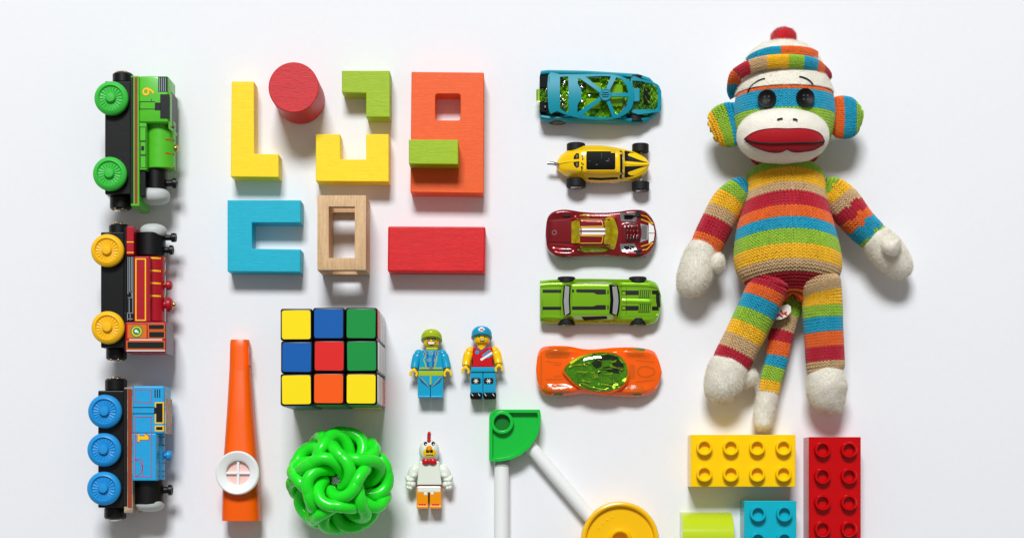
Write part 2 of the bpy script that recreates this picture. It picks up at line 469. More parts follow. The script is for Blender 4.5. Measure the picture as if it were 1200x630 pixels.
for s in (-1, 1):
    pts = [P(np.interp(py, [k[0] for k in kz], [k[1] for k in kz])+s*np.interp(py, [k[0] for k in kz], [k[2] for k in kz])*0.76, py, 15) for py in range(405, 608, 12)]
    make('side_ridge', drape(ribbon(pts, .6), zk, .25, .5), 'kazoo_orange', kzt)
tr = make('turret', lathe([(11.0, 18), (11.2, 20), (13.0, 22.5), (13.25, 24.5), (13.1, 26), (12.4, 26.6), (11.6, 26.4), (8.6, 24.6), (7.6, 24.2), (7.2, 23.6), (7.15, 21), (0.1, 20.9)], (x, y, 0), n=64), 'white_plastic', kzt)
make('membrane', cyl((x, y, 20.6), 7.3, .8, n=48, b=.05), 'pink_film', tr)
make('grille', cat(box(x-7.1, x+7.1, y-.75, y+.75, 21.2, 23.1), box(x-.75, x+.75, y-7.1, y+7.1, 21.3, 23.0)), 'white_plastic', tr, bevel=.15)

# ------------------------------------------------------------------ green knot ball
bc = P3(398.5, 563, 31.5)
kb = thing('knot_ball', 'glossy green rubber knot ball woven from thick loops under the puzzle cube', 'ball', (bc[0], bc[1], 0))
ph = (1+5**.5)/2
axes = [Vector(v).normalized() for v in ((0, 1, ph), (0, 1, -ph), (1, ph, 0), (1, -ph, 0), (ph, 0, 1), (-ph, 0, 1))]
Q = Vector((0, 1, ph)).normalized().rotation_difference(Vector((-0.12, 0.03, 1)).normalized()).to_matrix()
Q = Matrix.Rotation(math.radians(8), 3, 'Z') @ Q
Rb, tr_ = 24.7, 3.75
KEY = [(0, 31.7, 3.9), (14, 30.0, 4.2), (36, 27.6, 3.2), (60, 25.2, 0), (82, 24.2, -4.5), (104, 26, -10)]   # turn, angle from the hole, lift
def five_path(f, m):          # from the shared edge point m, winding into the hole about axis f
    e1 = (m-f*m.dot(f)).normalized(); e2 = f.cross(e1); out = []
    ks = smooth3(KEY)
    for (q, rho, h) in ks:
        q, rho = -math.radians(q), math.radians(rho)
        d = f*math.cos(rho)+(e1*math.cos(q)+e2*math.sin(q))*math.sin(rho); out.append(d*(Rb+h))
    return out
def smooth3(K_, n=6):
    o = []
    for i in range(len(K_)-1):
        p0, p1, p2, p3 = K_[max(0, i-1)], K_[i], K_[i+1], K_[min(len(K_)-1, i+2)]
        for k in range(n):
            t = k/n; o.append(tuple(.5*(2*p1[d]+(p2[d]-p0[d])*t+(2*p0[d]-5*p1[d]+4*p2[d]-p3[d])*t*t+(3*p1[d]-p0[d]-3*p2[d]+p3[d])*t**3) for d in range(3)))
    o.append(K_[-1]); return o
poles = axes+[-a for a in axes]
for i in range(12):
    for j in range(i+1, 12):
        if poles[i].dot(poles[j]) > .4 :
            m = (poles[i]+poles[j]).normalized()
            pth = five_path(poles[i], m)[::-1]+five_path(poles[j], m)[1:]
            pts = []
            for p in pth:
                p = Q @ p; pts.append((bc[0]+p.x, bc[1]+p.y, max(bc[2]+p.z, 4.4)))
            make('loop', tube(pts, tr_, 20), 'rubber_green', kb, ang=80)
g = ellip(bc, (11, 11, 12), 12, 8)
make('light_core', g, 'foil', kb, ang=10)

# ------------------------------------------------------------------ construction toy
c = conv(560, 470, 3.94)
ox, oy = P(650, 560)
ct = thing('construction_toy', 'green quarter-round connector, white rods and yellow wheel joined at the bottom edge', 'construction toy', (ox, oy, 0))
def qout(ins):
    pts = [(52+ins, 275-ins)]
    r = 38-ins*0.8
    pts = []
    for i in range(7):
        t = math.radians(180+90*i/6); pts.append((52+38+ (38-ins)*math.cos(t), 37+38+(38-ins)*math.sin(t)))
    A = [(286, 37), (291, 62), (289, 110), (272, 165), (240, 213), (196, 249), (150, 268), (105, 276), (64, 276), (52, 270)]
    cx, cy = 110, 115
    for x, y in A:
        dx, dy = x-cx, y-cy; l = math.hypot(dx, dy)
        nx, ny = x-dx/l*ins, y-dy/l*ins
        if ins: nx = max(nx, 52+ins); ny = max(ny, 37+ins)
        pts.append((nx, ny))
    return pts
zt = 13
out = pp(c, qout(0), zt); inn = pp(c, qout(15), zt)
ring = pp(c, circ(112, 97, 53, 36), zt)
con = make('connector', prism(out, 0.5, 9.5), 'rod_green', ct, bevel=.6)
make('rim', prism(out, 9.4, zt, [inn]), 'rod_green', con, bevel=.5)
make('socket_ring', prism(ring, 9.45, zt+.3, [pp(c, circ(112, 97, 37, 36), zt)]), 'rod_green', con, bevel=.5)
hx, hy = P(*c(112, 97), zt)
make('socket_hole', lathe([(4.9, 9.52), (4.9, 9.62), (4.0, 9.7), (0.1, 9.7)], (hx, hy, 0), n=32), mat('rod_green_dark', (12, 120, 40), 0.3), con)
def rod(a, b, r, z):
    p, q = Vector(P3(*c(*a), z)), Vector(P3(*c(*b), z)); d = (q-p)
    return cyl(p, r, d.length, d, 40, .3)
make('rod', rod((110, 290), (108, 900), 4.5, 6), 'white_plastic', ct)
make('collar', rod((110, 268), (110, 300), 4.85, 6), 'clear_plastic', ct)
make('rod', rod((240, 205), (531, 549), 4.1, 6), 'white_plastic', ct)
wx, wy = P(*c(658, 642), 13)
wh = make('wheel', lathe([(21, 1), (23.4, 1.6), (23.8, 3), (23.8, 11), (23.2, 12.6), (22.2, 13), (21.2, 12.6), (20.6, 11), (20.4, 9.8), (7.5, 9.6), (7.0, 11.5), (6.2, 12.6), (5.4, 12.4), (4.6, 10.5), (4.4, 6), (.1, 6)], (wx, wy, 0), n=96), 'disc_yellow', ct)
# worn raised lettering on the wheel, too faint to read: short strokes
g = []
for k in range(4):
    t = math.radians(150-14*k); xx, yy = wx+15*math.cos(t), wy+15*math.sin(t)
    g.append(box(xx-.9, xx+.9, yy-.2, yy+.2, 9.5, 10.0)); g.append(box(xx-.2, xx+.2, yy-1.0, yy+1.0, 9.5, 9.95))
make('embossed_mark', cat(*g), 'disc_yellow', wh, bevel=.08)
hb = P(727, 640, 6)

# ------------------------------------------------------------------ plastic bricks
GP = 'studded plastic bricks'
def brick(px0, py0, nx, ny, m, label, holes=None):
    zt = 19.2; x0, y0 = P(px0, py0, zt); U = 16.0*0.995
    w, d = nx*U-.3, ny*U-.3
    t = thing('plastic_brick', label, 'plastic brick', (x0+w/2, y0-d/2, 0), GP)
    make('body', box(x0, x0+w, y0-d, y0, 0, zt), m, t, bevel=.35)
    st = None
    for i in range(nx):
        for j in range(ny):
            cx, cy = x0-.15+U*(i+.5), y0+.15-U*(j+.5)
            if st is None:
                st = make('stud', lathe([(4.75, zt-.05), (4.75, zt+4.0), (4.5, zt+4.4), (3.6, zt+4.4), (3.35, zt+4.1), (3.3, zt+1.0), (3.0, zt+.7), (.05, zt+.7)], (cx, cy, 0), n=40), m, t)
                s0 = (cx, cy)
            else:
                s = st.copy(); COL.objects.link(s); s.parent = t; s.location = ((cx-s0[0])/1000, (cy-s0[1])/1000, 0)
    make('mould_mark', lathe([(1.0, zt+.01), (1.0, zt+.08), (.1, zt+.1)], (x0+w/2, y0-d/2, 0), n=20), m, t)
    return t
brick(809.6, 508.9, 4, 2, 'brick_yellow', 'yellow eight-stud plastic brick lying crosswise under the plush monkey')
brick(947.8, 511.6, 2, 4, 'brick_red', 'red plastic brick standing lengthwise right of the yellow brick')
brick(872.2, 586.2, 2, 2, 'brick_cyan', 'turquoise plastic brick under the yellow brick, cut by the bottom edge')
# lime rounded brick
xl, _ = P(797.5, 600, 5); xr, _ = P(859.5, 600, 15); _, yt = P(800, 599.6, 3)
rr = 15.6; sec = []
for i in range(25):
    t = math.pi*i/24; sec.append((yt-rr+rr*math.cos(t), 2+17.5*math.sin(t)))
sec += [(yt-2*rr, 0), (yt, 0)]
g = loft([[(x, p[0], p[1]) for p in sec] for x in (xl, xl+.5, xr-.5, xr)])
tag(make('plastic_brick', g, 'brick_lime', bevel=.25), 'glossy lime green rounded half-cylinder brick left of the turquoise brick', 'plastic brick', GP)

# ------------------------------------------------------------------ wooden trains, lying on their sides
GT = 'wooden toy trains lying on their sides'
def wheel(c, x, y, rpx, s, m, parent, side=1):
    r = rpx/s/K*0.97
    if side > 0:
        cx, cy = P(*c(x, y), 35); z0, d = 30.5, 1
    else:
        cx, cy = P(*c(x, y), 35); z0, d = 4.6, -1
    prof = [(r*.6, 0), (r*.93, 0), (r, .5), (r, 2.6), (r*.96, 3.3), (r*.80, 4.2), (r*.75, 4.4), (r*.70, 3.9), (r*.67, 3.3), (r*.32, 3.3), (r*.30, 4.6), (r*.24, 5.3), (.1, 5.5)]
    w = make('wheel', lathe(prof, (cx, cy, z0), (0, 0, d), 56), m, parent)
    if side > 0:
        g = []
        for k in range(20):
            t = 2*math.pi*k/20; a, b = r*.30, r*.66; ca, sa = math.cos(t), math.sin(t)
            g.append(tube([(cx+a*ca, cy+a*sa, z0+3.35), (cx+b*ca, cy+b*sa, z0+3.3)], [.26, .55], 6))
        make('spokes', cat(*g), m, w)
    make('axle', cyl((cx, cy, 4), 1.4, 27, n=16), 'silver_grey', parent)
    return w
def R_(c, x0, y0, x1, y1, z0, z1): a = P(*c(x0, y0), z1); b = P(*c(x1, y1), z1); return box(a[0], b[0], b[1], a[1], z0, z1)
def D(c, x0, y0, x1, y1, z, t=.1): return R_(c, x0, y0, x1, y1, z-.05, z+t)
def line(c, pts, w, z, s, t=.12):
    pl = ribbon([P(*c(x, y), z) for x, y in pts], w/s/K); return prism(pl, z-.05, z+t)
def outline(c, x0, y0, x1, y1, w, z, s, t=.12):
    o_ = pp(c, rect(x0, y0, x1, y1), z); i_ = pp(c, rect(x0+w, y0+w, x1-w, y1-w), z)
    return prism(o_, z-.05, z+t, [i_])
def hcyl(c, x0, x1, y0, y1, zc, sq=1.0, n=48, b=.4):   # cylinder along picture y between x0..x1
    a0 = P(*c(x0, y0), zc); a1 = P(*c(x1, y1), zc); r = (a1[0]-a0[0])/2; cx = (a0[0]+a1[0])/2
    return cyl((cx, a1[1], zc), r, a0[1]-a1[1], (0, 1, 0), n, b), (cx, r)
def xcyl(c, x0, x1, y0, y1, zc, prof=None, n=32):      # turned piece pointing to picture right
    a0 = P(*c(x0, y0), zc); a1 = P(*c(x1, y1), zc); r = (a0[1]-a1[1])/2; cy = (a0[1]+a1[1])/2; h = a1[0]-a0[0]
    prof = prof or [(r, 0), (r, h-.5), (r-.5, h)]
    if callable(prof): prof = prof(r, h)
    return lathe(prof, (a0[0], cy, zc), (1, 0, 0), n)
def dome(r, h): return [(r*.55, 0), (r*.55, h*.35), (r, h*.5), (r, h*.75), (r*.8, h*.93), (r*.35, h), (.05, h)]
def stack(r, h): return [(r*.62, 0), (r*.62, h*.55), (r*.95, h*.62), (r, h*.8), (r*.9, h), (r*.5, h), (r*.5, h-1), (.05, h-1)]
def coupler(c, x0, y0, x1, y1, t, up):
    a0 = P(*c(x0, y0), 26); a1 = P(*c(x1, y1), 26)
    r = (a1[0]-a0[0])/2; cx = (a0[0]+a1[0])/2; h = a0[1]-a1[1]
    m_ = make('coupling', cyl((cx, a1[1] if up else a0[1], 18), r, h, (0, 1 if up else -1, 0), 32, 1.0), 'black_plastic', t)
    yy = a0[1]-.3 if up else a1[1]+.3
    make('magnet', lathe([(r*.6, 0), (r*.6, .9), (r*.45, 1.5), (.05, 1.7)], (cx, yy, 18), (0, 1 if up else -1, 0), 24), 'chrome', m_)
    for k in (-1, 1):
        make('pin', ellip((cx+k*2.2, yy+(.2 if up else -.2), 22.5), (.8, .8, .8), 10, 6), 'gold_metal', m_)
zb = 31.0
# --- green engine, 6
s = 3.5; c = conv(90, 70, s)
o_ = P(*c(230, 320))
t = thing('toy_train', 'green wooden toy locomotive number 6 lying on its side, topmost train', 'toy train', (*o_, 0), GT)
make('chassis', cat(R_(c, 115, 88, 222, 552, 5, 29)), 'train_black', t, bevel=.7)
coupler(c, 135, 44, 220, 90, t, True); coupler(c, 124, 552, 212, 607, t, False)
for x, y in ((138, 155), (132, 465)):
    wheel(c, x, y, 69, s, 'wheel_green', t); wheel(c, x, y, 69, s, 'wheel_green', t, -1)
make('footplate', R_(c, 221, 66, 256, 600, 2.5, zb), 'train_green', t, bevel=.5)
make('red_stripe', R_(c, 237, 72, 249, 590, zb-.1, zb+.12), 'sole_brown', t)
make('stripe_edge', cat(D(c, 222, 72, 232, 590, zb-.02, .1)), 'prt_black', t)
make('cab', R_(c, 254, 66, 376, 258, 8.5, zb-.5), 'train_green', t, bevel=1.5, seg=3)
make('roof', R_(c, 375, 130, 383, 285, 6.5, zb-2), 'train_green', t, bevel=.6)
make('roof_shade_strip', R_(c, 384, 133, 390, 283, 6.0, zb-7), 'roof_shade_dark', t, bevel=.4)  # dark strip added as painted shadow on the far side of the roof
g, (bx, br) = hcyl(c, 284, 404, 256, 452, 17)
bo = make('boiler', g, 'train_green', t); zfb = surf(g)
make('side_tank', R_(c, 254, 257, 286, 452, 3.5, zb-1.5), 'train_green', t, bevel=.6)
make('tank_lines', cat(outline(c, 258, 275, 284, 333, 2, zb-1.45, s), outline(c, 260, 335, 284, 390, 2, zb-1.45, s), outline(c, 260, 392, 284, 443, 2, zb-1.45, s), D(c, 264, 354, 276, 372, zb-1.45)), 'prt_black', t)
make('boiler_band', cat(*[drape(pp(c, rect(364, y, 399, y+6), 24), zfb, .08, .2) for y in (270, 325, 381, 437)]), 'prt_red', bo)
make('dome', xcyl(c, 394, 416, 350, 377, 17, dome), 'gold_metal', t)
g2_, _ = hcyl(c, 280, 372, 450, 545, 17)
make('smokebox', g2_, 'black_plastic', t)
make('running_board', R_(c, 254, 450, 282, 560, 4, zb-3), 'train_black', t, bevel=.4)
make('chimney', xcyl(c, 366, 411, 485, 528, 17, stack), 'black_plastic', t)
a = P(*c(320, 562), 18); make('front_plate', ellip((a[0], a[1]+.5, 17), (8.9, 5.4, 8.8), 36, 18, e=.85), 'face_grey', t)
zc_ = zb-.5
make('window', cat(D(c, 342, 142, 380, 242, zc_), D(c, 320, 176, 343, 208, zc_)), 'prt_black', t)
make('louvre', cat(D(c, 334, 70, 372, 132, zc_)), 'prt_black', t)
make('louvre_slats', cat(*[D(c, 338+k*8, 74, 341+k*8, 130, zc_, .2) for k in range(4)]), 'prt_grey', t)
make('cab_lining', cat(D(c, 256, 171, 320, 174, zc_), D(c, 256, 201, 320, 204, zc_), D(c, 256, 176, 259, 199, zc_), D(c, 305, 160, 307, 172, zc_)), 'prt_black', t)
a = P(*c(291, 131), zc_)
V6 = text_geo('6', 10.2, a[0], a[1], zc_+.12, math.radians(-90), .16, 1.1); make('number', V6, 'prt_orange', t)
V6 = text_geo('6', 10.2, a[0], a[1], zc_+.2, math.radians(-90), .02, 1.1); make('number', V6, 'prt_yellow', t)

# --- red engine
c = conv(90, 250, s)
o_ = P(*c(230, 320))
t = thing('toy_train', 'red wooden toy locomotive with yellow wheels lying on its side, middle train', 'toy train', (*o_, 0), GT)
make('chassis', R_(c, 98, 76, 194, 550, 5, 29), 'train_black', t, bevel=.7)
coupler(c, 120, 38, 202, 80, t, True); coupler(c, 108, 548, 192, 597, t, False)
for x, y in ((122, 150), (124, 466)):
    wheel(c, x, y, 67, s, 'wheel_yellow', t); wheel(c, x, y, 67, s, 'wheel_yellow', t, -1)
make('buffer_beam', R_(c, 203, 52, 234, 171, 2.5, zb), 'train_red', t, bevel=.6)
make('beam_line', cat(D(c, 205, 115, 233, 119, zb), D(c, 205, 158, 233, 162, zb)), 'prt_yellow', t)
make('frame', R_(c, 193, 60, 204, 566, 4, zb-2.5), 'train_black', t, bevel=.3)
make('running_board', R_(c, 203, 173, 234, 442, 3.5, zb-1), 'train_black', t, bevel=.3)
make('rod_print', cat(*[line(c, p, 2.6, zb-1, s) for p in ([(210, 178), (210, 330)], [(217, 178), (217, 320), (226, 326), (226, 345)], [(224, 178), (224, 318)], [(230, 178), (230, 410)], [(210, 345), (228, 345)], [(215, 350), (215, 408)], [(206, 408), (230, 408)], [(208, 412), (208, 438)], [(219, 412), (219, 438)], [(206, 432), (230, 432)])]), 'prt_grey', t)
g, _ = hcyl(c, 238, 364, 84, 178, 17)
make('smokebox', g, 'black_plastic', t)
g, _ = hcyl(c, 262, 362, 176, 446, 17); zfb = surf(g)
bo = make('boiler', g, 'train_red', t)
make('side_tank', R_(c, 233, 175, 299, 445, 3.5, zb), 'train_red', t, bevel=.8)
make('tank_lining', outline(c, 240, 184, 284, 440, 5, zb, s), 'prt_yellow', t)
make('boiler_band', cat(*[drape(pp(c, rect(300, y, 361, y+7), 24), zfb, .1, .3) for y in (179, 231, 282, 334)]), 'prt_yellow', bo)
make('boiler_band', cat(*[drape(pp(c, rect(352, y, 356, y2), 24), zfb, .1, .3) for y, y2 in ((190, 228), (242, 280), (293, 332), (345, 440))]), 'prt_grey', bo)
make('chimney', xcyl(c, 358, 408, 80, 118, 17, stack), 'black_plastic', t)
make('steam_pipe', xcyl(c, 356, 396, 130, 170, 17, stack), 'black_plastic', t)
make('dome', xcyl(c, 352, 393, 275, 314, 17, dome), 'train_red', t)
d_ = make('dome', xcyl(c, 350, 396, 344, 403, 17, dome), 'train_red', t)
make('valve', xcyl(c, 392, 406, 365, 381, 17), 'gold_metal', d_)
make('cab', R_(c, 198, 444, 364, 569, 9.0, zb), 'train_red', t, bevel=1.0)
make('roof', R_(c, 363.5, 448, 370, 576, 9.5, zb-1.0), 'grey_roof', t, bevel=.5)
a = P(*c(314, 72), 18); make('front_plate', ellip((a[0], a[1]-.5, 17), (8.0, 5.0, 8.4), 36, 18, e=.85), 'face_grey', t)
make('cab_panel', D(c, 208, 454, 286, 511, zb), 'prt_orange', t)
ex, ey = P(*c(246, 483), zb)
em = make('emblem', prism(circ(ex, ey, 3.7), zb, zb+.18), 'prt_green', t)
make('emblem_ring', prism(circ(ex, ey, 3.0), zb+.1, zb+.25, [circ(ex, ey, 2.3)]), 'prt_yellow', em)
make('emblem_centre', cat(prism(circ(ex-.4, ey+.2, .9, 12), zb+.1, zb+.25), prism(circ(ex+.7, ey-.5, .55, 12), zb+.1, zb+.25)), 'prt_white', em)
make('window', cat(D(c, 296, 457, 357, 474, zb, .14), D(c, 298, 486, 358, 508, zb, .14), D(c, 208, 527, 357, 553, zb, .14)), 'prt_black', t)
make('cab_lining', cat(outline(c, 291, 452, 361, 478, 4, zb, s), outline(c, 292, 481, 362, 512, 4, zb, s), outline(c, 204, 522, 361, 557, 4, zb, s)), 'prt_orange', t)
make('silver_line', cat(D(c, 215, 515, 350, 519, zb), D(c, 204, 560, 362, 564, zb)), 'prt_white', t)

# --- blue engine, 1
s = 3.314; c = conv(90, 430, s)
o_ = P(*c(200, 320))
t = thing('toy_train', 'blue wooden toy locomotive number 1 with six wheels lying on its side, lowest train', 'toy train', (*o_, 0), GT)
make('chassis', R_(c, 82, 90, 184, 545, 5, 29), 'train_black', t, bevel=.7)
coupler(c, 98, 42, 183, 92, t, True); coupler(c, 95, 543, 180, 590, t, False)
for x, y in ((106, 171), (103, 320), (102, 470)):
    wheel(c, x, y, 65, s, 'wheel_blue', t); wheel(c, x, y, 65, s, 'wheel_blue', t, -1)
make('footplate', R_(c, 183, 78, 217, 566, 2.5, zb-1), 'worn_roof', t, bevel=.5)
make('red_stripe', D(c, 198, 84, 214, 545, zb-.98, .1), 'sole_brown', t)
make('stripe_edge', D(c, 184, 84, 196, 540, zb-.98, .1), 'prt_black', t)
make('side_tank', R_(c, 216, 256, 309, 440, 3.5, zb), 'train_blue', t, bevel=.7)
make('cab', R_(c, 216, 72, 340, 257.5, 11.0, zb), 'train_blue', t, bevel=1.0)
make('roof', R_(c, 339.5, 118, 347, 258, 11.0, zb-1), 'worn_roof', t, bevel=.5)
g, _ = hcyl(c, 248, 342, 255, 438, 17); zfb = surf(g)
bo = make('boiler', g, 'train_blue', t)
make('boiler_band', cat(*[drape(pp(c, rect(310, y, 338, y+4), 24), zfb, .1, .3) for y in (268, 300, 334, 368, 402, 420)]), 'prt_brown', bo)
g, _ = hcyl(c, 218, 340, 437, 530, 17)
make('smokebox', g, 'black_plastic', t)
make('chimney', xcyl(c, 332, 371, 455, 497, 17, stack), 'black_plastic', t)
make('dome', xcyl(c, 334, 371, 322, 362, 17, dome), 'wheel_blue', t)
a = P(*c(281, 532), 18); make('front_plate', ellip((a[0], a[1]+.5, 17), (8.9, 5.0, 8.9), 36, 18, e=.85), 'face_grey', t)
make('cab_lining', cat(D(c, 218, 154, 303, 157, zb), D(c, 218, 178, 303, 181, zb), *[D(c, 302+k*9, 86, 306+k*9, 118, zb) for k in range(3)]), 'prt_black', t)
arc = [(226+28*math.sin(a), 391-32*math.cos(a)) for a in [math.pi*i/12 for i in range(13)]]
make('panel_lining', cat(outline(c, 226, 86, 291, 138, 2.4, zb, s), outline(c, 226, 192, 292, 426, 2.4, zb, s), line(c, arc, 2.4, zb+.02, s), line(c, [(228, 357), (256, 357), (256, 426)], 2.4, zb+.03, s)), 'prt_red', t)
make('window_frame', cat(D(c, 303, 135, 338, 218, zb, .08), D(c, 303, 226, 338, 248, zb, .08)), 'prt_yellow', t)
make('window', cat(D(c, 308, 140, 333, 213, zb, .14), D(c, 308, 231, 333, 243, zb, .14), D(c, 300, 156, 309, 180, zb, .16)), 'prt_black', t)
a = P(*c(256, 273), zb)
one = [(236, 259), (243, 259), (243, 267), (265, 267), (262, 260), (270, 260), (279, 268), (279, 281), (243, 281), (243, 289), (236, 289)]
def grow(pl, k):
    bx_, by_ = 257, 274
    return [(bx_+(x-bx_)*(1+k*.55), by_+(y-by_)*(1+k)) for x, y in pl]
make('number', prism(pp(c, grow(one, .26), zb), zb, zb+.12), 'prt_red', t)
make('number', prism(pp(c, one, zb), zb, zb+.2), 'prt_yellow', t)
# ------------------------------------------------------------------ toy cars
GC = 'small die-cast toy cars in a column'
def sstep(a, b, x):
    if a == b: return 1.0 if x > a else 0.0
    u = min(1, max(0, (x-a)/(b-a))); return u*u*(3-2*u)
def lstep(a, b, x): return min(1, max(0, (x-a)/(b-a)))
def bodyfield(c, top, bot, hf, zref=9, zlow=3.2, nx=110, tn=26, edge=0.9):
    xs0, xs1 = top[0][0], top[-1][0]; rings = []
    tx = [p[0] for p in top]; ty = [p[1] for p in top]; bx_ = [p[0] for p in bot]; by_ = [p[1] for p in bot]
    for i in range(nx+1):
        f = i/nx; x = xs0+(xs1-xs0)*(f if True else f)
        yt = np.interp(x, tx, ty); yb = np.interp(x, bx_, by_)
        a = P(*c(x, yt), zref); b = P(*c(x, yb), zref); mid = (a[1]+b[1])/2; hw = (a[1]-b[1])/2; X = a[0]
        X01 = (x-xs0)/(xs1-xs0); ring = []
        zs = hf(X01, edge)
        ring += [(X, mid-hw*.95, zlow), (X, mid-hw*1.0, zlow+(zs-zlow)*.25), (X, mid-hw*1.0, zlow+(zs-zlow)*.6), (X, mid-hw*.975, zlow+(zs-zlow)*.85)]
        for k in range(tn+1):
            tt = -edge+2*edge*k/tn; ring.append((X, mid+hw*tt, hf(X01, -tt)))
        ring += [(X, mid+hw*.975, zlow+(zs-zlow)*.85), (X, mid+hw*1.0, zlow+(zs-zlow)*.6), (X, mid+hw*1.0, zlow+(zs-zlow)*.25), (X, mid+hw*.95, zlow)]
        rings.append(ring)
    return loft(rings)
def smooth_pts(pts, n=4):
    o = []
    for i in range(len(pts)-1):
        p0 = pts[max(0, i-1)]; p1 = pts[i]; p2 = pts[i+1]; p3 = pts[min(len(pts)-1, i+2)]
        for k in range(n):
            t = k/n; o.append(tuple(.5*(2*p1[d]+(p2[d]-p0[d])*t+(2*p0[d]-5*p1[d]+4*p2[d]-p3[d])*t*t+(3*p1[d]-p0[d]-3*p2[d]+p3[d])*t**3) for d in (0, 1)))
    o.append(pts[-1]); return o
def closed_smooth(pts, n=4):
    N = len(pts); o = []
    for i in range(N):
        p0, p1, p2, p3 = pts[i-1], pts[i], pts[(i+1) % N], pts[(i+2) % N]
        for k in range(n):
            t = k/n; o.append(tuple(.5*(2*p1[d]+(p2[d]-p0[d])*t+(2*p0[d]-5*p1[d]+4*p2[d]-p3[d])*t*t+(3*p1[d]-p0[d]-3*p2[d]+p3[d])*t**3) for d in (0, 1)))
    return o
def carwheel(cx, cy, r, w, out, parent, rim='chrome', tyre='tyre'):   # out=+1: outer face to picture top (+y)
    y0 = cy-out*w/2
    t_ = make('wheel', lathe([(r*.6, 0), (r-.4, 0), (r, .4), (r, w-.5), (r-.5, w), (r*.72, w), (r*.68, w-.5), (.1, w-.5)], (cx, y0, r), (0, out, 0), 32), tyre, parent)
    g = [lathe([(r*.62, w-.55), (r*.66, w-.1), (r*.58, w-.1), (r*.55, w-.45), (.1, w-.45)], (cx, y0, r), (0, out, 0), 24), lathe([(r*.18, w-.5), (r*.16, w+.1), (.05, w+.1)], (cx, y0, r), (0, out, 0), 12)]
    for k in range(5):
        a = 2*math.pi*k/5
        g.append(tube([(cx+r*.15*math.cos(a), y0+out*(w-.15), r+r*.15*math.sin(a)), (cx+r*.6*math.cos(a), y0+out*(w-.15), r+r*.6*math.sin(a))], .35, 6))
    make('rim', cat(*g), rim, t_)
    return t_
def dr(name, c, pts, zref, zf, m, parent, off=.1, thick=.35, holes=(), **k):
    return make(name, drape(pp(c, pts, zref), zf, off, thick, [pp(c, h, zref) for h in holes], **k), m, parent)
S7 = 7.0588
def dl(name, c, pts, w, zref, zf, m, parent, off=.1):
    gs = []
    for i in range(len(pts)-1):
        gs.append(drape(pp(c, ribbon([pts[i], pts[i+1]], w), zref), zf, off+.01*i, .3))
    return make(name, cat(*gs), m, parent)
def carthing(c, label, name='toy_car'):
    o_ = P(*c(580, 270)); return thing(name, label, 'toy car', (*o_, 0), GC)

# --- teal car with the open roof cage
c = conv(620, 75, S7)
t = carthing(c, 'teal toy car with wheel-shaped roof cage over green clear interior, topmost car')
top = [(88, 95), (96, 60), (150, 52), (450, 58), (700, 72), (900, 78), (1000, 105), (1060, 170), (1096, 205)]
bot = [(88, 440), (96, 468), (150, 478), (450, 482), (700, 490), (900, 492), (985, 470), (1060, 405), (1096, 372)]
def hf(X, tt):
    z = 8.5 + 2.0*(1-abs(tt)**3)
    z -= 2.5*sstep(.8, 1.0, X)
    inner = (1-sstep(.74, .84, abs(tt)))*(1-sstep(.90, .97, X))
    return z*(1-inner*.35) + 4.0*sstep(.6, .9, abs(tt))*(1-sstep(.55, .95, X))*.9
g = bodyfield(c, top, bot, hf); zf = surf(g)
make('body', g, 'teal_metal', t, ang=50)
def zcage(x, y): return 17.5 - max(0, (x-P(*c(700, 250), 18)[0]))**2*.016 - abs(y-P(*c(600, 255), 18)[1])**2*.012
ins = closed_smooth([(112, 120), (300, 105), (600, 110), (780, 120), (1000, 150), (1060, 220), (1050, 350), (960, 385), (780, 410), (600, 440), (300, 400), (112, 390)], 3)
def zint(x, y): return 9.8+1.3*math.sin(x*1.7+1)*math.cos(y*1.3)+.8*math.sin(x*3.1+y*2.3)
make('interior', drape(pp(c, ins, 10), zint, 0, 1.5, res=1.0), 'inner_green', t, ang=30)
# seats, engine and details inside
eng = []
for k in range(26):
    xx, yy = P(*c(random.uniform(130, 320), random.uniform(130, 370)), 12); eng.append(ellip((xx, yy, 11.5+random.uniform(0, 1.6)), (random.uniform(.6, 1.5), random.uniform(.5, 1.3), 1.2), 8, 6))
for p in ((430, 165), (440, 190), (530, 105), (560, 110), (500, 260), (440, 310)):
    xx, yy = P(*c(*p), 12); eng.append(ellip((xx, yy, 11.5), (1.8, .8, 1), 10, 6))
make('engine', cat(*eng), 'chrome', t, ang=20)
make('tail_intake', cat(R_(c, 88, 95, 165, 200, 6, 11.5), R_(c, 88, 315, 165, 400, 6, 11.5)), 'car_black', t, bevel=.4)
make('tail_fin', R_(c, 60, 205, 200, 305, 8, 12.5), 'glass_green', t, bevel=.8)
for x0_, x1_, y0_, y1_ in ((470, 600, 150, 240), (470, 600, 280, 370), (660, 780, 160, 350)):
    make('seat', R_(c, x0_, y0_, x1_, y1_, 9, 12.5), 'inner_green', t, bevel=1.0)
for y_ in (0, 1):
    arcp = [(720+70*math.cos(a), 330+95*math.sin(a)-y_*12) for a in [math.radians(q) for q in range(-30, 70, 10)]]
    make('dash_trim', drape(pp(c, ribbon(arcp, 7), 12), lambda x, y: 12.8, 0, .6), 'chrome', t)
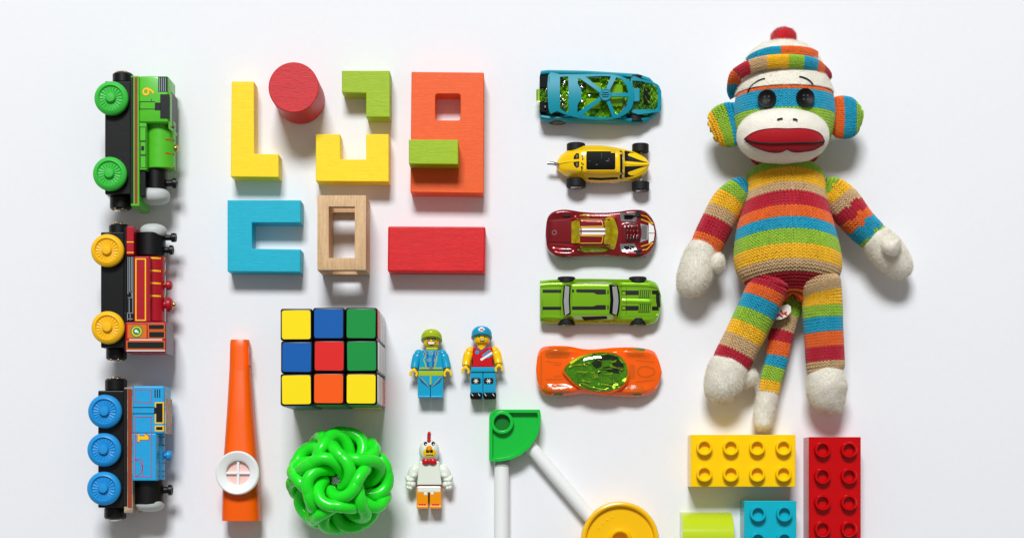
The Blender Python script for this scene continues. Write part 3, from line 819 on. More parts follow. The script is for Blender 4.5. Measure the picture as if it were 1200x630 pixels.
# the cage
oval = closed_smooth([(160, 82), (260, 78), (420, 78), (600, 75), (730, 85), (820, 120), (862, 180), (868, 260), (858, 340), (810, 400), (720, 440), (600, 452), (430, 440), (300, 410), (230, 385), (165, 385)], 3)
hole_r = [(432, 104), (500, 98), (600, 92), (700, 96), (770, 122), (812, 180), (826, 255), (808, 340), (760, 392), (690, 430), (600, 437), (500, 425), (415, 405), (400, 390), (402, 330), (432, 290), (432, 210), (404, 160), (404, 120)]
h2 = [(256, 100), (325, 97), (328, 395), (300, 392), (255, 365)]
make('roof_cage', drape(pp(c, oval, 18), zcage, 0, 1.8, [pp(c, hole_r, 18), pp(c, h2, 18)], res=1.5), 'teal_metal', t, ang=40)
hx_, hy_ = 632, 255
sp = []
for ex_, ey_, w0, w1 in ((425, 92, 26, 42), (706, 88, 28, 46), (835, 250, 26, 34), (712, 436, 26, 34), (410, 415, 24, 44)):
    sp.append(drape(pp(c, ribbon([(hx_, hy_), (ex_, ey_)], [w0, w1]), 18), zcage, .12, 1.6, res=1.5))
make('cage_spoke', cat(*sp), 'teal_metal', t)
hubm = P(*c(hx_, hy_), 18)
hb_ = make('cage_hub', lathe([(3.7, 16.5), (3.7, 18.1), (3.4, 18.5), (3.1, 18.5), (2.9, 18.2), (.05, 18.2)], (hubm[0], hubm[1], 0), n=36), 'teal_metal', t)
make('hub_slots', cat(*[R_(c, 632-34+abs(k)*8, 252+k*17, 632+34-abs(k)*8, 259+k*17, 18.15, 18.3) for k in (-1, 0, 1)]), 'car_black', hb_)
make('roof_bar', R_(c, 163, 98, 168, 380, 14, 17), 'teal_metal', t)
# nose window
hw_ = [(855, 138), (930, 142), (1010, 160), (1064, 195), (1066, 350), (1040, 372), (860, 378)]
def znose(x, y): return 12.2-.011*max(0, x-P(*c(860, 250), 12)[0])**2-.1
make('nose_panel', drape(pp(c, closed_smooth([(842, 118), (930, 125), (1040, 150), (1090, 200), (1090, 368), (1045, 392), (846, 398)], 3), 12), znose, 0, 4.0, [pp(c, hw_, 12)]), 'teal_metal', t, ang=45)
make('nose_window', drape(pp(c, hw_, 12), znose, -.5, .5), 'glass_green', t)
make('nose_engine', cat(drape(pp(c, rrect(945, 195, 1000, 345, 20), 11), znose, -.9, 1), drape(pp(c, rect(880, 170, 930, 185), 11), znose, -.9, 1)), 'car_black', t)
make('scoop', drape(pp(c, rrect(850, 200, 915, 310, 14), 12.5), znose, .5, 1.8), 'teal_metal', t, bevel=.2)
make('side_window', R_(c, 850, 400, 985, 424, 6, 9.2), 'inner_green', t, bevel=.3)
for x_ in (235, 875):
    cx_, cy_ = P(*c(x_, 470), 6); carwheel(cx_, cy_+.6, 5.6, 4, -1, t, 'bronze')
    cx_, cy_ = P(*c(x_, 100), 6); carwheel(cx_, cy_-2.2, 5.6, 4, 1, t, 'bronze')

# --- yellow open-wheel car
c = conv(620, 155, S7)
t = carthing(c, 'yellow teardrop hot-rod toy car with exposed black wheels and black hood print')
top = smooth_pts([(225, 258), (240, 215), (280, 170), (350, 132), (450, 110), (600, 108), (760, 132), (870, 158), (950, 198), (984, 235), (992, 262)])
bot = smooth_pts([(225, 272), (240, 305), (290, 345), (370, 380), (450, 402), (600, 412), (760, 402), (870, 388), (950, 348), (984, 305), (992, 280)])
def hf(X, tt):
    z = 6+6.5*lstep(0, .25, X)**.6
    cab_ = sstep(.0, .3, X)*(1-sstep(.66, .76, X))*(1-sstep(.55, .95, abs(tt)))
    z += 5.0*cab_ - 2.0*sstep(.7, 1, X)
    z += .9*(1-min(1, abs(tt)*12))*(1-sstep(0, .3, X)) + .5*(1-min(1, abs(tt)*14))*sstep(.7, .75, X)
    return z*(1-.22*abs(tt)**2.5)
g = bodyfield(c, top, bot, hf, nx=120, tn=40); zf = surf(g)
make('body', g, 'car_yellow', t, ang=50)
make('sunroof', drape(pp(c, rrect(472, 156, 714, 312, 14), 17), zf, .1, .4), 'car_black', t)
make('roof_rim', drape(pp(c, rrect(464, 148, 722, 320, 18), 17), zf, .35, .5, [pp(c, rrect(473, 157, 713, 311, 13), 17)]), 'car_yellow', t)
it = []
for p in ((500, 240, 8, 5), (560, 270, 14, 6), (650, 240, 22, 7), (660, 225, 9, 9), (600, 200, 4, 30)):
    a = P(*c(p[0], p[1]), 17); it.append(ellip((a[0], a[1], (zf(*a) or 15)), (p[2]/14, p[3]/14, .5), 10, 6))
make('cockpit_detail', cat(*it), mat('dark_grey', (70, 70, 74), 0.35), t, ang=20)
for s_ in (-1, 1):
    w_ = [(368, 232+s_*12), (372, 232+s_*38), (392, 232+s_*62), (412, 232+s_*55), (414, 232+s_*10)]
    dr('rear_window', c, w_, 16, zf, 'car_black', t)
    dr('window_glint', c, [(385, 232+s_*22), (390, 232+s_*50), (402, 232+s_*48), (404, 232+s_*20)], 16, zf, 'chrome', t, off=.15)
# worn print behind the roof opening, unreadable in the photo
mk = [rect(434, 190, 446, 206), rect(438, 212, 448, 232), rect(432, 250, 440, 268), rect(442, 262, 452, 275), circ(436, 290, 8, 8), circ(436, 314, 6, 8), rect(430, 296, 446, 304)]
make('worn_print', cat(*[drape(pp(c, m_, 16.5), zf, .1, .3) for m_ in mk]), 'prt_black', t)
dr('windscreen', c, [(750, 145), (772, 152), (776, 372), (752, 375)], 14, zf, 'car_black', t)
dr('wiper_trim', c, [(768, 150), (774, 152), (778, 372), (771, 373)], 14, zf, 'chrome', t, off=.2)
for s_ in (-1, 1):
    m0 = 263
    k_ = [(790, m0+s_*22), (985, m0+s_*12), (930, m0+s_*50) if s_ < 0 else (930, m0+s_*40), (860, m0+s_*100), (800, m0+s_*112), (788, m0+s_*108)]
    dr('hood_print', c, k_, 11, zf, 'prt_black', t)
    fl = closed_smooth([(820, m0+s_*82), (850, m0+s_*94), (900, m0+s_*80), (960, m0+s_*40), (975, m0+s_*18), (910, m0+s_*36), (850, m0+s_*58), (822, m0+s_*68)], 3)
    dr('hood_flame', c, fl, 11, zf, 'car_yellow', t, off=.18)
a = P(*c(150, 255), 9); b = P(*c(245, 268), 9)
make('tow_bar', tube([(a[0], a[1], 9), ((a[0]+b[0])/2, (a[1]+b[1])/2+.2, 9.2), (b[0], b[1], 8.5)], 1.1, 12), 'chrome', t)
make('exhaust', cat(tube([P3(*c(480, 402), 6), P3(*c(560, 412), 6), P3(*c(740, 408), 6)], .9, 10)), 'chrome', t)
dr('side_window', c, [(490, 372), (600, 376), (735, 370), (735, 382), (600, 390), (490, 384)], 13, zf, 'car_black', t, off=.2)
for x_, yo, yi, r_, w_ in ((390, 108, 425, 6.0, 5.0), (925, 112, 450, 5.4, 5.2)):
    a = P(*c(x_, yo), 9); carwheel(a[0], a[1]-.8, r_*.95, w_, 1, t)
    a = P(*c(x_, yi), 8); carwheel(a[0], a[1]+.6, r_, w_+.3, -1, t)
    p, q = P3(*c(x_, yo), 6), P3(*c(x_, yi), 6); make('axle', tube([p, q], .8, 10), 'silver_grey', t)

# --- dark red car
c = conv(620, 235, S7)
t = carthing(c, 'dark red toy car with twin white roof stripes, yellow windows and chrome engine')
top = smooth_pts([(138, 235), (150, 145), (180, 100), (230, 80), (300, 72), (430, 88), (560, 96), (700, 92), (850, 74), (950, 80), (1000, 115), (1035, 170), (1052, 240)])
bot = smooth_pts([(138, 300), (150, 390), (185, 440), (235, 468), (320, 474), (430, 464), (560, 458), (700, 462), (850, 474), (940, 466), (1000, 430), (1035, 370), (1052, 300)])
def hf(X, tt):
    z = 9.5 + .8*(1-abs(tt)**2) - 2.3*sstep(.82, 1, X) - 1.2*(1-sstep(0, .08, X))
    z += 1.8*sstep(.6, .85, abs(tt))*(sstep(.02, .1, X)*(1-sstep(.22, .34, X)) + .8*sstep(.66, .74, X)*(1-sstep(.88, .97, X)))
    cab_ = sstep(.22, .32, X)*(1-sstep(.52, .65, X))*(1-sstep(.52, .82, abs(tt)))
    return z+5.2*cab_ + 1.0*(1-sstep(.3, .45, abs(tt)))*sstep(.68, .71, X)*(1-sstep(.82, .86, X))
g = bodyfield(c, top, bot, hf, nx=120, tn=44); zf = surf(g)
make('body', g, 'car_maroon', t, ang=50)
dr('rear_window', c, [(350, 172), (418, 152), (420, 355), (352, 345)], 13, zf, 'glass_yellow', t)
dr('windscreen', c, closed_smooth([(625, 150), (690, 130), (720, 180), (738, 260), (722, 350), (698, 400), (620, 360), (628, 260)], 3), 13, zf, 'glass_yellow', t)
dr('side_window', c, [(430, 392), (560, 388), (655, 402), (640, 416), (560, 424), (470, 424), (425, 412)], 12, zf, 'glass_yellow', t)
dr('side_window', c, [(420, 112), (505, 110), (505, 122), (420, 124)], 12, zf, 'glass_yellow', t)
for y_ in (238, 271): dr('white_stripe', c, rect(420, y_-10, 632, y_+10), 15, zf, 'prt_white', t)
for pts in ([(425, 157), (600, 157), (612, 212), (425, 216)], [(425, 352), (600, 352), (612, 296), (425, 292)], [(425, 285), (618, 285)], [(425, 222), (618, 222)]):
    dl('gold_line', c, pts, 4.5, 15, zf, 'prt_yellow', t, off=.14)
dr('trunk_seam', c, rect(160, 174, 352, 350), 10, zf, 'maroon_dark', t, off=.08)
dr('trunk_lid', c, rect(170, 182, 350, 342), 10, zf, 'car_maroon', t, off=.35, thick=.4)
dr('trunk_badge', c, circ(209, 265, 20), 10, zf, 'chrome', t, off=.45, thick=.3, holes=[circ(209, 265, 14, 20)[::-1]])
for y0_, y1_ in ((100, 168), (356, 420)):
    dr('chrome_vent', c, [(752, y0_), (870, y0_), (895, (y0_+y1_)/2), (885, y1_), (762, y1_)], 11, zf, 'chrome', t)
    dr('vent_slot', c, [(785, y0_+18), (860, y0_+18), (872, (y0_+y1_)/2), (850, y1_-14), (790, y1_-14)], 11, zf, 'car_black', t, off=.16)
dr('engine_bay', c, [(790, 178), (900, 172), (922, 220), (920, 320), (900, 346), (800, 338), (780, 260)], 12, zf, 'maroon_dark', t)
ei = []
for k in range(4):
    for r_ in range(3):
        a = P(*c(808+k*28+r_*3, 215+r_*38), 13); ei.append(ellip((a[0], a[1], 13.0), (.75, 1.6, .9), 10, 6))
make('engine', cat(*ei[:12]), 'car_maroon', t)
make('engine_trim', cat(*[ellip((*P(*c(812+k*26, 300), 13), 13.2), (.4, 1.4, .5), 8, 5) for k in range(4)]), 'chrome', t)
dr('grille', c, [(920, 190), (985, 205), (990, 260), (985, 320), (920, 345), (935, 265)], 10, zf, 'silver_grey', t)
dr('grille_panel', c, rrect(930, 205, 975, 318, 6), 10, zf, 'chrome', t, off=.25)
for s_ in (-1, 1):
    m0 = 268
    dr('white_stripe', c, [(990, m0+s_*3), (1040, m0+s_*3), (1032, m0+s_*60), (990, m0+s_*85)], 9, zf, 'prt_white', t)
    dl('gold_line', c, [(905, m0+s_*148), (975, m0+s_*135), (1028, m0+s_*78), (925, m0+s_*112)], 6, 9, zf, 'prt_yellow', t, off=.13)
    dr('fender_line', c, ribbon([(170, m0+s_*88), (260, m0+s_*92), (400, m0+s_*112)] if s_ > 0 else [(170, m0-103), (300, m0-112), (430, m0-130)], 4), 11, zf, 'prt_red', t, off=.1)
for x_ in (310, 890):
    a = P(*c(x_, 462), 5); carwheel(a[0], a[1]+1.6, 5.6, 4, -1, t); a = P(*c(x_, 92), 6); carwheel(a[0], a[1]-2.0, 5.6, 4, 1, t)
make('base', bodyfield(c, [(x, y+12) for x, y in top], [(x, y+14) for x, y in bot], lambda X, tt: 4.6, zref=3, zlow=2.2, nx=60, tn=4), 'silver_grey', t)

# --- lime muscle car
c = conv(620, 310, S7)
t = carthing(c, 'metallic lime green toy muscle car with black stripes and grey windows')
top = smooth_pts([(94, 150), (100, 128), (250, 118), (450, 112), (740, 116), (960, 120), (1030, 134), (1065, 160), (1082, 205), (1092, 250)])
bot = smooth_pts([(94, 455), (100, 475), (250, 484), (450, 484), (740, 486), (960, 494), (1030, 484), (1065, 455), (1082, 400), (1092, 350)])
def hf(X, tt):
    z = 9.6 + .5*(1-tt*tt) - 1.0*sstep(.9, 1, X)
    z += .55*(sstep(.66, .69, abs(tt))-sstep(.8, .86, abs(tt))) + .5*(1-sstep(.05, .1, abs(tt)))*sstep(.66, .7, X)*(1-sstep(.9, .95, X))
    cab_ = sstep(.16, .27, X)*(1-sstep(.56, .68, X))*(1-sstep(.64, .86, abs(tt)))
    z -= .7*sstep(.84, .9, abs(tt))
    return z+5.4*cab_
g = bodyfield(c, top, bot, hf, nx=130, tn=60); zf = surf(g)
make('body', g, 'car_lime', t, ang=40)
dr('rear_window', c, [(288, 158), (345, 172), (338, 300), (345, 408), (290, 432), (276, 300)], 14, zf, 'car_black', t)
dr('rear_glass', c, [(298, 170), (333, 180), (327, 300), (333, 398), (298, 418), (288, 300)], 14, zf, 'glass_grey', t, off=.2)
dr('windscreen', c, [(662, 168), (735, 158), (752, 230), (756, 300), (750, 370), (735, 430), (662, 405), (672, 290)], 14, zf, 'car_black', t)
dr('front_glass', c, [(688, 182), (726, 174), (738, 240), (742, 300), (736, 365), (724, 415), (690, 402), (698, 290)], 14, zf, 'glass_grey', t, off=.2)
dr('side_window', c, [(430, 432), (640, 428), (650, 446), (460, 458)], 12, zf, 'car_black', t)
dr('side_window', c, [(430, 140), (640, 136), (640, 146), (440, 150)], 12, zf, 'glass_grey', t)
for pts in ([(385, 212), (400, 203), (635, 205), (636, 246), (560, 246), (535, 232), (395, 230)], [(355, 345), (530, 345), (560, 334), (635, 334), (635, 372), (355, 374)], rect(355, 205, 372, 230), rect(648, 210, 657, 244), rect(648, 336, 657, 370)):
    dr('roof_stripe', c, pts, 15, zf, 'prt_black', t)
for y_ in (206, 347): dr('trunk_stripe', c, rect(112, y_, 266, y_+26), 10, zf, 'prt_black', t)
for y_ in (213, 340): dr('hood_stripe', c, [(765, y_), (905, y_), (915, y_+38), (765, y_+38)], 10, zf, 'prt_black', t)
for y_ in (222, 345): dr('hood_vent', c, rrect(770, y_, 797, y_+26, 4), 10.5, zf, 'car_lime', t, off=.3)
for y_ in (205, 320):
    dr('louvre_bed', c, [(910, y_+2), (1010, y_+2), (1000, y_+76), (902, y_+76)], 10.5, zf, 'panel_shade', t, off=.06)
    for k in range(6): dr('louvre', c, ribbon([(915+k*17, y_+6), (908+k*17, y_+72)], 7), 10.5, zf, 'car_lime', t, off=.45, thick=.6)
for pts in (rect(1016, 212, 1068, 245), [(1050, 245), (1080, 245), (1086, 350), (1060, 350), (1050, 300)], rect(1016, 345, 1072, 378), [(1068, 215), (1082, 240), (1082, 250), (1068, 248)]):
    dr('nose_print', c, pts, 9.5, zf, 'prt_black', t)
for pts in ([(805, 185), (805, 415)], [(255, 140), (258, 445)], [(105, 148), (262, 140)], [(112, 292), (112, 460)], [(765, 270), (1060, 272)], [(745, 185), (1060, 190)], [(745, 428), (1060, 425)], [(120, 437), (262, 445)]):
    dl('panel_line', c, pts, 2.6, 10, zf, 'panel_shade', t, off=.07)
for x_ in (310, 900):
    a = P(*c(x_, 486), 5); carwheel(a[0], a[1]+1.0, 5.5, 4, -1, t, 'car_lime'); a = P(*c(x_, 108), 7); carwheel(a[0], a[1]-1.5, 5.5, 4, 1, t, 'car_lime')
make('bumper', R_(c, 90, 130, 104, 470, 4, 8), 'chrome', t, bevel=.4)

# --- translucent orange car
c = conv(620, 395, S7)
t = carthing(c, 'translucent orange toy car with green chrome teardrop canopy, lowest car')
top = smooth_pts([(58, 245), (66, 160), (85, 105), (120, 76), (200, 68), (330, 72), (440, 92), (540, 96), (700, 82), (860, 80), (960, 90), (1035, 112), (1070, 165), (1090, 230), (1100, 285)])
bot = smooth_pts([(58, 280), (66, 370), (85, 430), (120, 466), (200, 484), (330, 480), (440, 464), (540, 472), (700, 484), (860, 492), (960, 482), (1035, 452), (1070, 405), (1090, 340), (1100, 295)])
def hf(X, tt):
    z = 10.2+.8*(1-tt*tt)-3.0*sstep(.78, 1, X)-1.6*(1-sstep(0, .1, X))
    z += 1.8*sstep(.5, .78, abs(tt))*(sstep(.04, .14, X)*(1-sstep(.3, .42, X))+.8*sstep(.62, .72, X)*(1-sstep(.84, .94, X)))
    return z-1.6*sstep(.82, .9, abs(tt)) + 2.0*sstep(.18, .35, X)*(1-sstep(.64, .76, X))*(1-sstep(.4, .75, abs(tt)))
g = bodyfield(c, top, bot, hf, nx=120, tn=44, zlow=3.5); zf = surf(g)
make('body', g, 'orange_clear', t, ang=50)
g_in = bodyfield(c, [(75+(x-58)*.965, y+24) for x, y in top], [(75+(x-58)*.965, y-24) for x, y in bot], lambda X, tt: max(5, hf(X, tt)-2.4+.45*math.sin(X*70)*math.cos(tt*9)), zref=8, zlow=4, nx=110, tn=36)
make('chassis', g_in, 'orange_inner', t, ang=30)
for pts in (rrect(135, 88, 335, 175, 25), rrect(125, 385, 335, 465, 25), closed_smooth([(790, 120), (830, 98), (900, 100), (955, 128), (930, 155), (850, 160)], 3), closed_smooth([(790, 440), (830, 400), (920, 395), (960, 425), (930, 465), (850, 475)], 3), rrect(830, 225, 875, 345, 15)):
    dr('tinted_part', c, pts, 10, zf, 'orange_inner', t, off=.06, thick=.2)
for pts in ([(150, 105), (320, 105)], [(150, 130), (320, 125)], [(150, 410), (320, 405)], [(150, 430), (310, 432)], [(140, 200), (270, 215)], [(140, 350), (280, 345)], [(880, 190), (1040, 205)], [(880, 370), (1040, 350)], [(100, 150), (100, 400)], [(205, 225), (265, 232)], [(205, 325), (265, 318)]):
    dl('moulded_line', c, pts, 9, 10, zf, 'orange_inner', t, off=.1)
dr('hood_ring', c, closed_smooth([(890, 285), (915, 245), (970, 235), (1030, 255), (1045, 285), (1030, 315), (970, 335), (915, 325)], 3), 9, zf, 'orange_inner', t, off=.12, holes=[closed_smooth([(905, 285), (925, 255), (970, 247), (1020, 263), (1032, 285), (1020, 305), (970, 322), (925, 315)], 3)[::-1]])
cp = closed_smooth([(290, 268), (335, 212), (420, 160), (520, 132), (640, 126), (740, 150), (798, 210), (814, 290), (792, 370), (722, 428), (620, 446), (500, 436), (400, 392), (328, 325)], 3)
ccx, ccy = P(*c(590, 285), 15)
def zcan(x, y):
    u = (x-ccx)/19.5; v = (y-ccy)/12.2; return 13.6+3.6*math.sqrt(max(0, 1-min(1, u*u+v*v)*.97))
ring_o = closed_smooth([(275, 268), (325, 202), (412, 148), (516, 120), (642, 114), (748, 138), (810, 202), (828, 290), (805, 380), (730, 440), (620, 458), (498, 448), (392, 404), (318, 334)], 3)
make('canopy_rim', drape(pp(c, ring_o, 14), lambda x, y: 13.9, 0, 2.5, [pp(c, cp, 14)[::-1]]), 'orange_clear', t)
make('canopy_floor', drape(pp(c, cp, 14), lambda x, y: 13.75+.12*math.sin(x*.8+y*.5)+.1*math.sin(x*.6-y*1.1), 0, 1.5, res=.9), 'canopy_floor', t)
cn = make('canopy', drape(pp(c, cp, 15), zcan, 0, .3, res=1.2), 'glass_green', t, ang=60)
fo = []
make('cockpit_floor', drape(pp(c, closed_smooth([(520, 215), (600, 150), (680, 150), (760, 190), (780, 260), (740, 300), (640, 280), (600, 240), (560, 260)], 2), 13), lambda x, y: 14.3, 0, .3), 'maroon_green', t)
make('cockpit_seat', cat(R_(c, 600, 190, 690, 270, 13, 14.9), R_(c, 600, 300, 690, 385, 13, 14.9)), 'inner_green', t, bevel=.5)
for k in range(34):
    u, v = random.uniform(330, 790), random.uniform(160, 420)
    if ((u-580)/215)**2+((v-285)/115)**2 > 1: continue
    a = P(*c(u, v), 14); R3 = Matrix.Rotation(random.uniform(-.5, .5), 3, 'Z')
    fo.append(ellip((a[0], a[1], 14.0+random.uniform(0, .7)), (random.uniform(.8, 3.0), random.uniform(.25, .7), .7), 8, 5, R3))
make('cockpit_chrome', cat(*fo[::3]), 'chrome', t, ang=15)
make('cockpit_detail', cat(*[f for k_, f in enumerate(fo) if k_ % 3]), 'canopy_glint', t, ang=15)  # bright flecks coloured as glints inside the canopy
st_ = []
for pts_, w_ in (([(330, 245), (400, 225), (480, 235)], 12), ([(395, 285), (480, 290)], 14), ([(340, 215), (420, 170), (520, 145)], 22), ([(600, 255), (680, 245)], 12), ([(620, 310), (690, 295)], 12), ([(535, 310), (555, 330), (545, 300)], 10), ([(600, 380), (680, 400)], 14), ([(430, 375), (520, 415), (640, 432)], 10), ([(745, 180), (775, 215)], 10), ([(560, 150), (640, 140)], 12), ([(470, 360), (510, 370)], 12)):
    st_.append(drape(pp(c, ribbon(pts_, w_), 14), lambda x, y: 14.9, 0, 1.0))
make('glint_streak', cat(*st_), 'canopy_glint', t)  # pale streaks painted as highlights, not cockpit parts
for x_ in (240, 880):
    a = P(*c(x_, 470), 6); carwheel(a[0], a[1]+1.2, 5.4, 4, -1, t, 'chrome', mat('wheel_green_dark', (20, 96, 44), .4)); a = P(*c(x_+20, 95), 8); carwheel(a[0], a[1]-1.9, 5.4, 4, 1, t, 'chrome', 'prt_green')

# ------------------------------------------------------------------ minifigures lying on their backs
GM = 'small plastic toy figures lying on their backs'
def tab_box(a, b, z0, z1, c): return R_(c, a[0], a[1], b[0], b[1], z0, z1)
def minifig(c, s, label, leg, hip, torso, arm, head=(150, 255, 128, 207), tor=((130, 265, 230), (118, 285, 368)), legs=(112, 282, 400, 548), hipb=(116, 284, 368, 402), hand='fig_yellow', armp=None):
    o_ = P(*c((legs[0]+legs[1])/2, (tor[0][2]+legs[3])/2))
    t = thing('toy_figure', label, 'toy figure', (*o_, 0), GM)
    zt_ = 9.6
    lm = (legs[0]+legs[1])/2
    G = {}
    for (a, b) in ((legs[0], lm-1.5), (lm+1.5, legs[1])):
        g = cat(R_(c, a, legs[2]-10, b, legs[3]-16, 1.6, zt_-.3), R_(c, a, legs[3]-20, b, legs[3], 1.6, zt_+1.6))
        make('leg', R_(c, a, legs[2]-8, b, legs[3], 1.6, zt_), leg, t, bevel=.35)
        make('foot', R_(c, a, legs[3]-13, b, legs[3], zt_-.1, zt_+1.5), leg, t, bevel=.3)
    make('hips', R_(c, hipb[0], hipb[1], hipb[2-1], hipb[3], 1.6, zt_+.15) if False else R_(c, hipb[0], hipb[2], hipb[1], hipb[3], 1.5, zt_+.1), hip, t, bevel=.4)
    tp_ = pp(c, [(tor[0][0], tor[0][2]), (tor[0][1], tor[0][2]), (tor[1][1], tor[1][2]), (tor[1][0], tor[1][2])], zt_)
    gt = prism(tp_, 1.8, zt_+.3)
    to = make('torso', gt, torso, t, bevel=.5)
    hx = (head[0]+head[1])/2
    a0 = P(*c(head[0], head[2]), 8); a1 = P(*c(head[1], head[3]), 8); r = (a1[0]-a0[0])/2; hh = a0[1]-a1[1]
    cx = (a0[0]+a1[0])/2
    gh = lathe([(r*.55, -1.5), (r*.58, 0), (r*.8, .15), (r, 1.3), (r, hh-1.3), (r*.8, hh-.2), (r*.5, hh)], (cx, a1[1], 6.6), (0, 1, 0), 40)
    he = make('head', gh, 'fig_yellow', t, ang=60)
    arms = armp or [[(118, 252), (98, 300), (90, 352)], [(278, 252), (300, 300), (308, 352)]]
    for k, ap in enumerate(arms):
        p = [Vector(P3(*c(x, y), z)) for (x, y), z in zip(ap, (6, 6.5, 8.0))]
        pts = []
        for i in range(9):
            u = i/8; pts.append(p[0]*(1-u)**2+p[1]*2*u*(1-u)+p[2]*u*u)
        sg = -1 if k == 0 else 1
        g = cat(tube(pts, [2.3, 2.9, 3.0, 2.9, 2.8, 2.7, 2.65, 2.6, 2.5], 16), ellip(p[0], (2.6, 2.6, 3.0), 16, 10))
        am = make('arm', g, arm, t, ang=60)
        d = (p[2]-p[1]).normalized()
        w = p[2]+d*1.0
        hc = p[2]+d*3.6
        g1 = tube([p[2]-d*.4, w+d*.6], 1.35, 14)
        gap = math.atan2(d.y, d.x)
        arcp = [(hc.x+2.0*math.cos(gap+math.pi+q), hc.y+2.0*math.sin(gap+math.pi+q)) for q in np.linspace(-2.25, 2.25, 22)]
        g2 = prism(ribbon(arcp, 1.35), hc.z-2.0, hc.z+1.8)
        make('hand', g1, hand, am, ang=60)
        make('grip', g2, hand, am, bevel=.25)
    return t, to, he, surf(gh), surf(gt), zt_, (cx, a0[1], a1[1], r)
def shear(g, zc, k): return [(v[0], v[1]+k*(v[2]-zc), v[2]) for v in g[0]], g[1]
def R6(c, pts, z, m, p, name, w=None, h=.1):
    if w: pts = ribbon(pts, w)
    return make(name, prism(pp(c, pts, z), z-.1, z+h), m, p)
s = 5.73; c = conv(470, 370, s)
# figure with lime helmet
t, to, he, zh, ztor, zt_, (hx, hyt, hyb, hr) = minifig(c, s, 'toy figure in turquoise jumpsuit with lime helmet, left of the upper pair', 'fig_cyan', 'fig_lime', 'fig_cyan', 'fig_cyan')
a0 = P(*c(205, 128), 8)
g = shear(lathe([(6.1, 0), (6.35, .5), (6.3, 2.0), (5.8, 3.2), (4.8, 4.4), (3.0, 5.2), (.1, 5.6)], (a0[0], P(*c(205, 158), 8)[1], 7.2), (0, 1, 0), 40), 7.2, .36)
lid_z = 6.6
hel = make('helmet', g, 'fig_lime', t, ang=60)
make('helmet_brim', shear(lathe([(6.0, -.8), (6.5, -.6), (6.5, .4), (6.0, .6)], (a0[0], P(*c(205, 158), 8)[1], 7.2), (0, 1, 0), 40), 7.2, .36), 'fig_lime', hel)
make('collar', R_(c, 166, 208, 246, 232, 3, 9.9), 'fig_lime', t, bevel=.8)
zz = 10
def fdr(pts, m, name='face_print', w=None, par=None, zf_=None, off=.08):
    if w: pts = ribbon(pts, w)
    make(name, drape(pp(c, pts, 12), zf_, off, .2, res=.6), m, par)
fdr(circ(184, 158, 12, 12), 'prt_black', par=he, zf_=zh); fdr(circ(219, 158, 12, 12), 'prt_black', par=he, zf_=zh)
fdr(circ(184, 158, 8, 12), 'prt_grey', par=he, zf_=zh, off=.12); fdr(circ(219, 158, 8, 12), 'prt_grey', par=he, zf_=zh, off=.12)
fdr([(172, 153), (232, 153)], 'prt_black', w=4, par=he, zf_=zh, off=.13)
fdr([(168, 168), (176, 190), (200, 198), (226, 192), (238, 168), (228, 176), (178, 176)], 'prt_brown', par=he, zf_=zh)
fdr([(178, 176), (226, 176), (220, 188), (184, 188)], 'prt_white', par=he, zf_=zh, off=.14)
z = zt_+.3
for pts, m_, w in (([(165, 235), (178, 270), (182, 345)], 'prt_blue', 12), ([(232, 235), (216, 275), (214, 345)], 'prt_blue', 12), ([(148, 235), (160, 262)], 'prt_black', 5), ([(245, 235), (235, 262)], 'prt_black', 5),
                   ([(124, 350), (274, 350)], 'fig_lime', 11), ([(166, 268), (152, 292), (170, 345)], 'fig_lime', 7), ([(242, 268), (236, 300), (224, 345)], 'fig_lime', 7), ([(128, 360), (276, 360)], 'prt_black', 3)):
    R6(c, pts, z, m_, to, 'torso_print', w)
for (x, y) in ((188, 295), (232, 298), (160, 252), (202, 250), (238, 252)):
    make('buckle', prism(pp(c, circ(x, y, 12, 14), z), z-.1, z+.18, [pp(c, circ(x, y, 7, 14), z)[::-1]]), 'silver_grey', to)
R6(c, rect(190, 340, 213, 362), z, 'chrome', to, 'belt_buckle', h=.3)
zl = zt_
for pts, m_, w in (([(125, 405), (140, 440), (190, 470)], 'prt_blue', 16), ([(270, 405), (256, 440), (206, 470)], 'prt_blue', 16), ([(122, 404), (186, 470)], 'fig_lime', 4), ([(274, 404), (210, 470)], 'fig_lime', 4), ([(198, 402), (198, 460)], 'fig_lime', 10)):
    R6(c, pts, zl+.05+(0.05 if m_ == 'fig_lime' else 0), m_, t, 'leg_print', w, h=.1)

# figure with blue helmet
arms = [[(462, 235), (440, 295), (436, 335)], [(628, 232), (652, 285), (655, 322)]]
t, to, he, zh, ztor, zt_, (hx, hyt, hyb, hr) = minifig(c, s, 'toy figure in red vest and blue helmet, right of the upper pair', 'fig_cyan', 'fig_cyan', 'fig_red', 'fig_yellow',
    head=(490, 594, 115, 188), tor=((484, 612, 208), (470, 625, 342)), legs=(466, 634, 372, 552), hipb=(470, 630, 342, 374), armp=arms)
yb_ = P(*c(541, 150), 8)[1]
g = shear(lathe([(6.0, 0), (6.25, .5), (6.2, 2.2), (5.8, 3.4), (4.8, 4.6), (3.0, 5.4), (.1, 5.8)], (P(*c(541, 128), 8)[0], yb_+.9, 7.2), (0, 1, 0), 40), 7.2, .36)
hel = make('helmet', g, 'fig_cyan', t, ang=60); zfh = surf(g)
fdr(closed_smooth([(518, 92), (530, 78), (541, 76), (553, 78), (562, 92), (550, 104), (530, 104)], 2), 'prt_white', 'helmet_print', par=hel, zf_=zfh)
fdr([(528, 84), (556, 100)], 'fig_red', 'helmet_print', w=6, par=hel, zf_=zfh, off=.14); fdr([(553, 82), (530, 100)], 'prt_black', 'helmet_print', w=4, par=hel, zf_=zfh, off=.16)
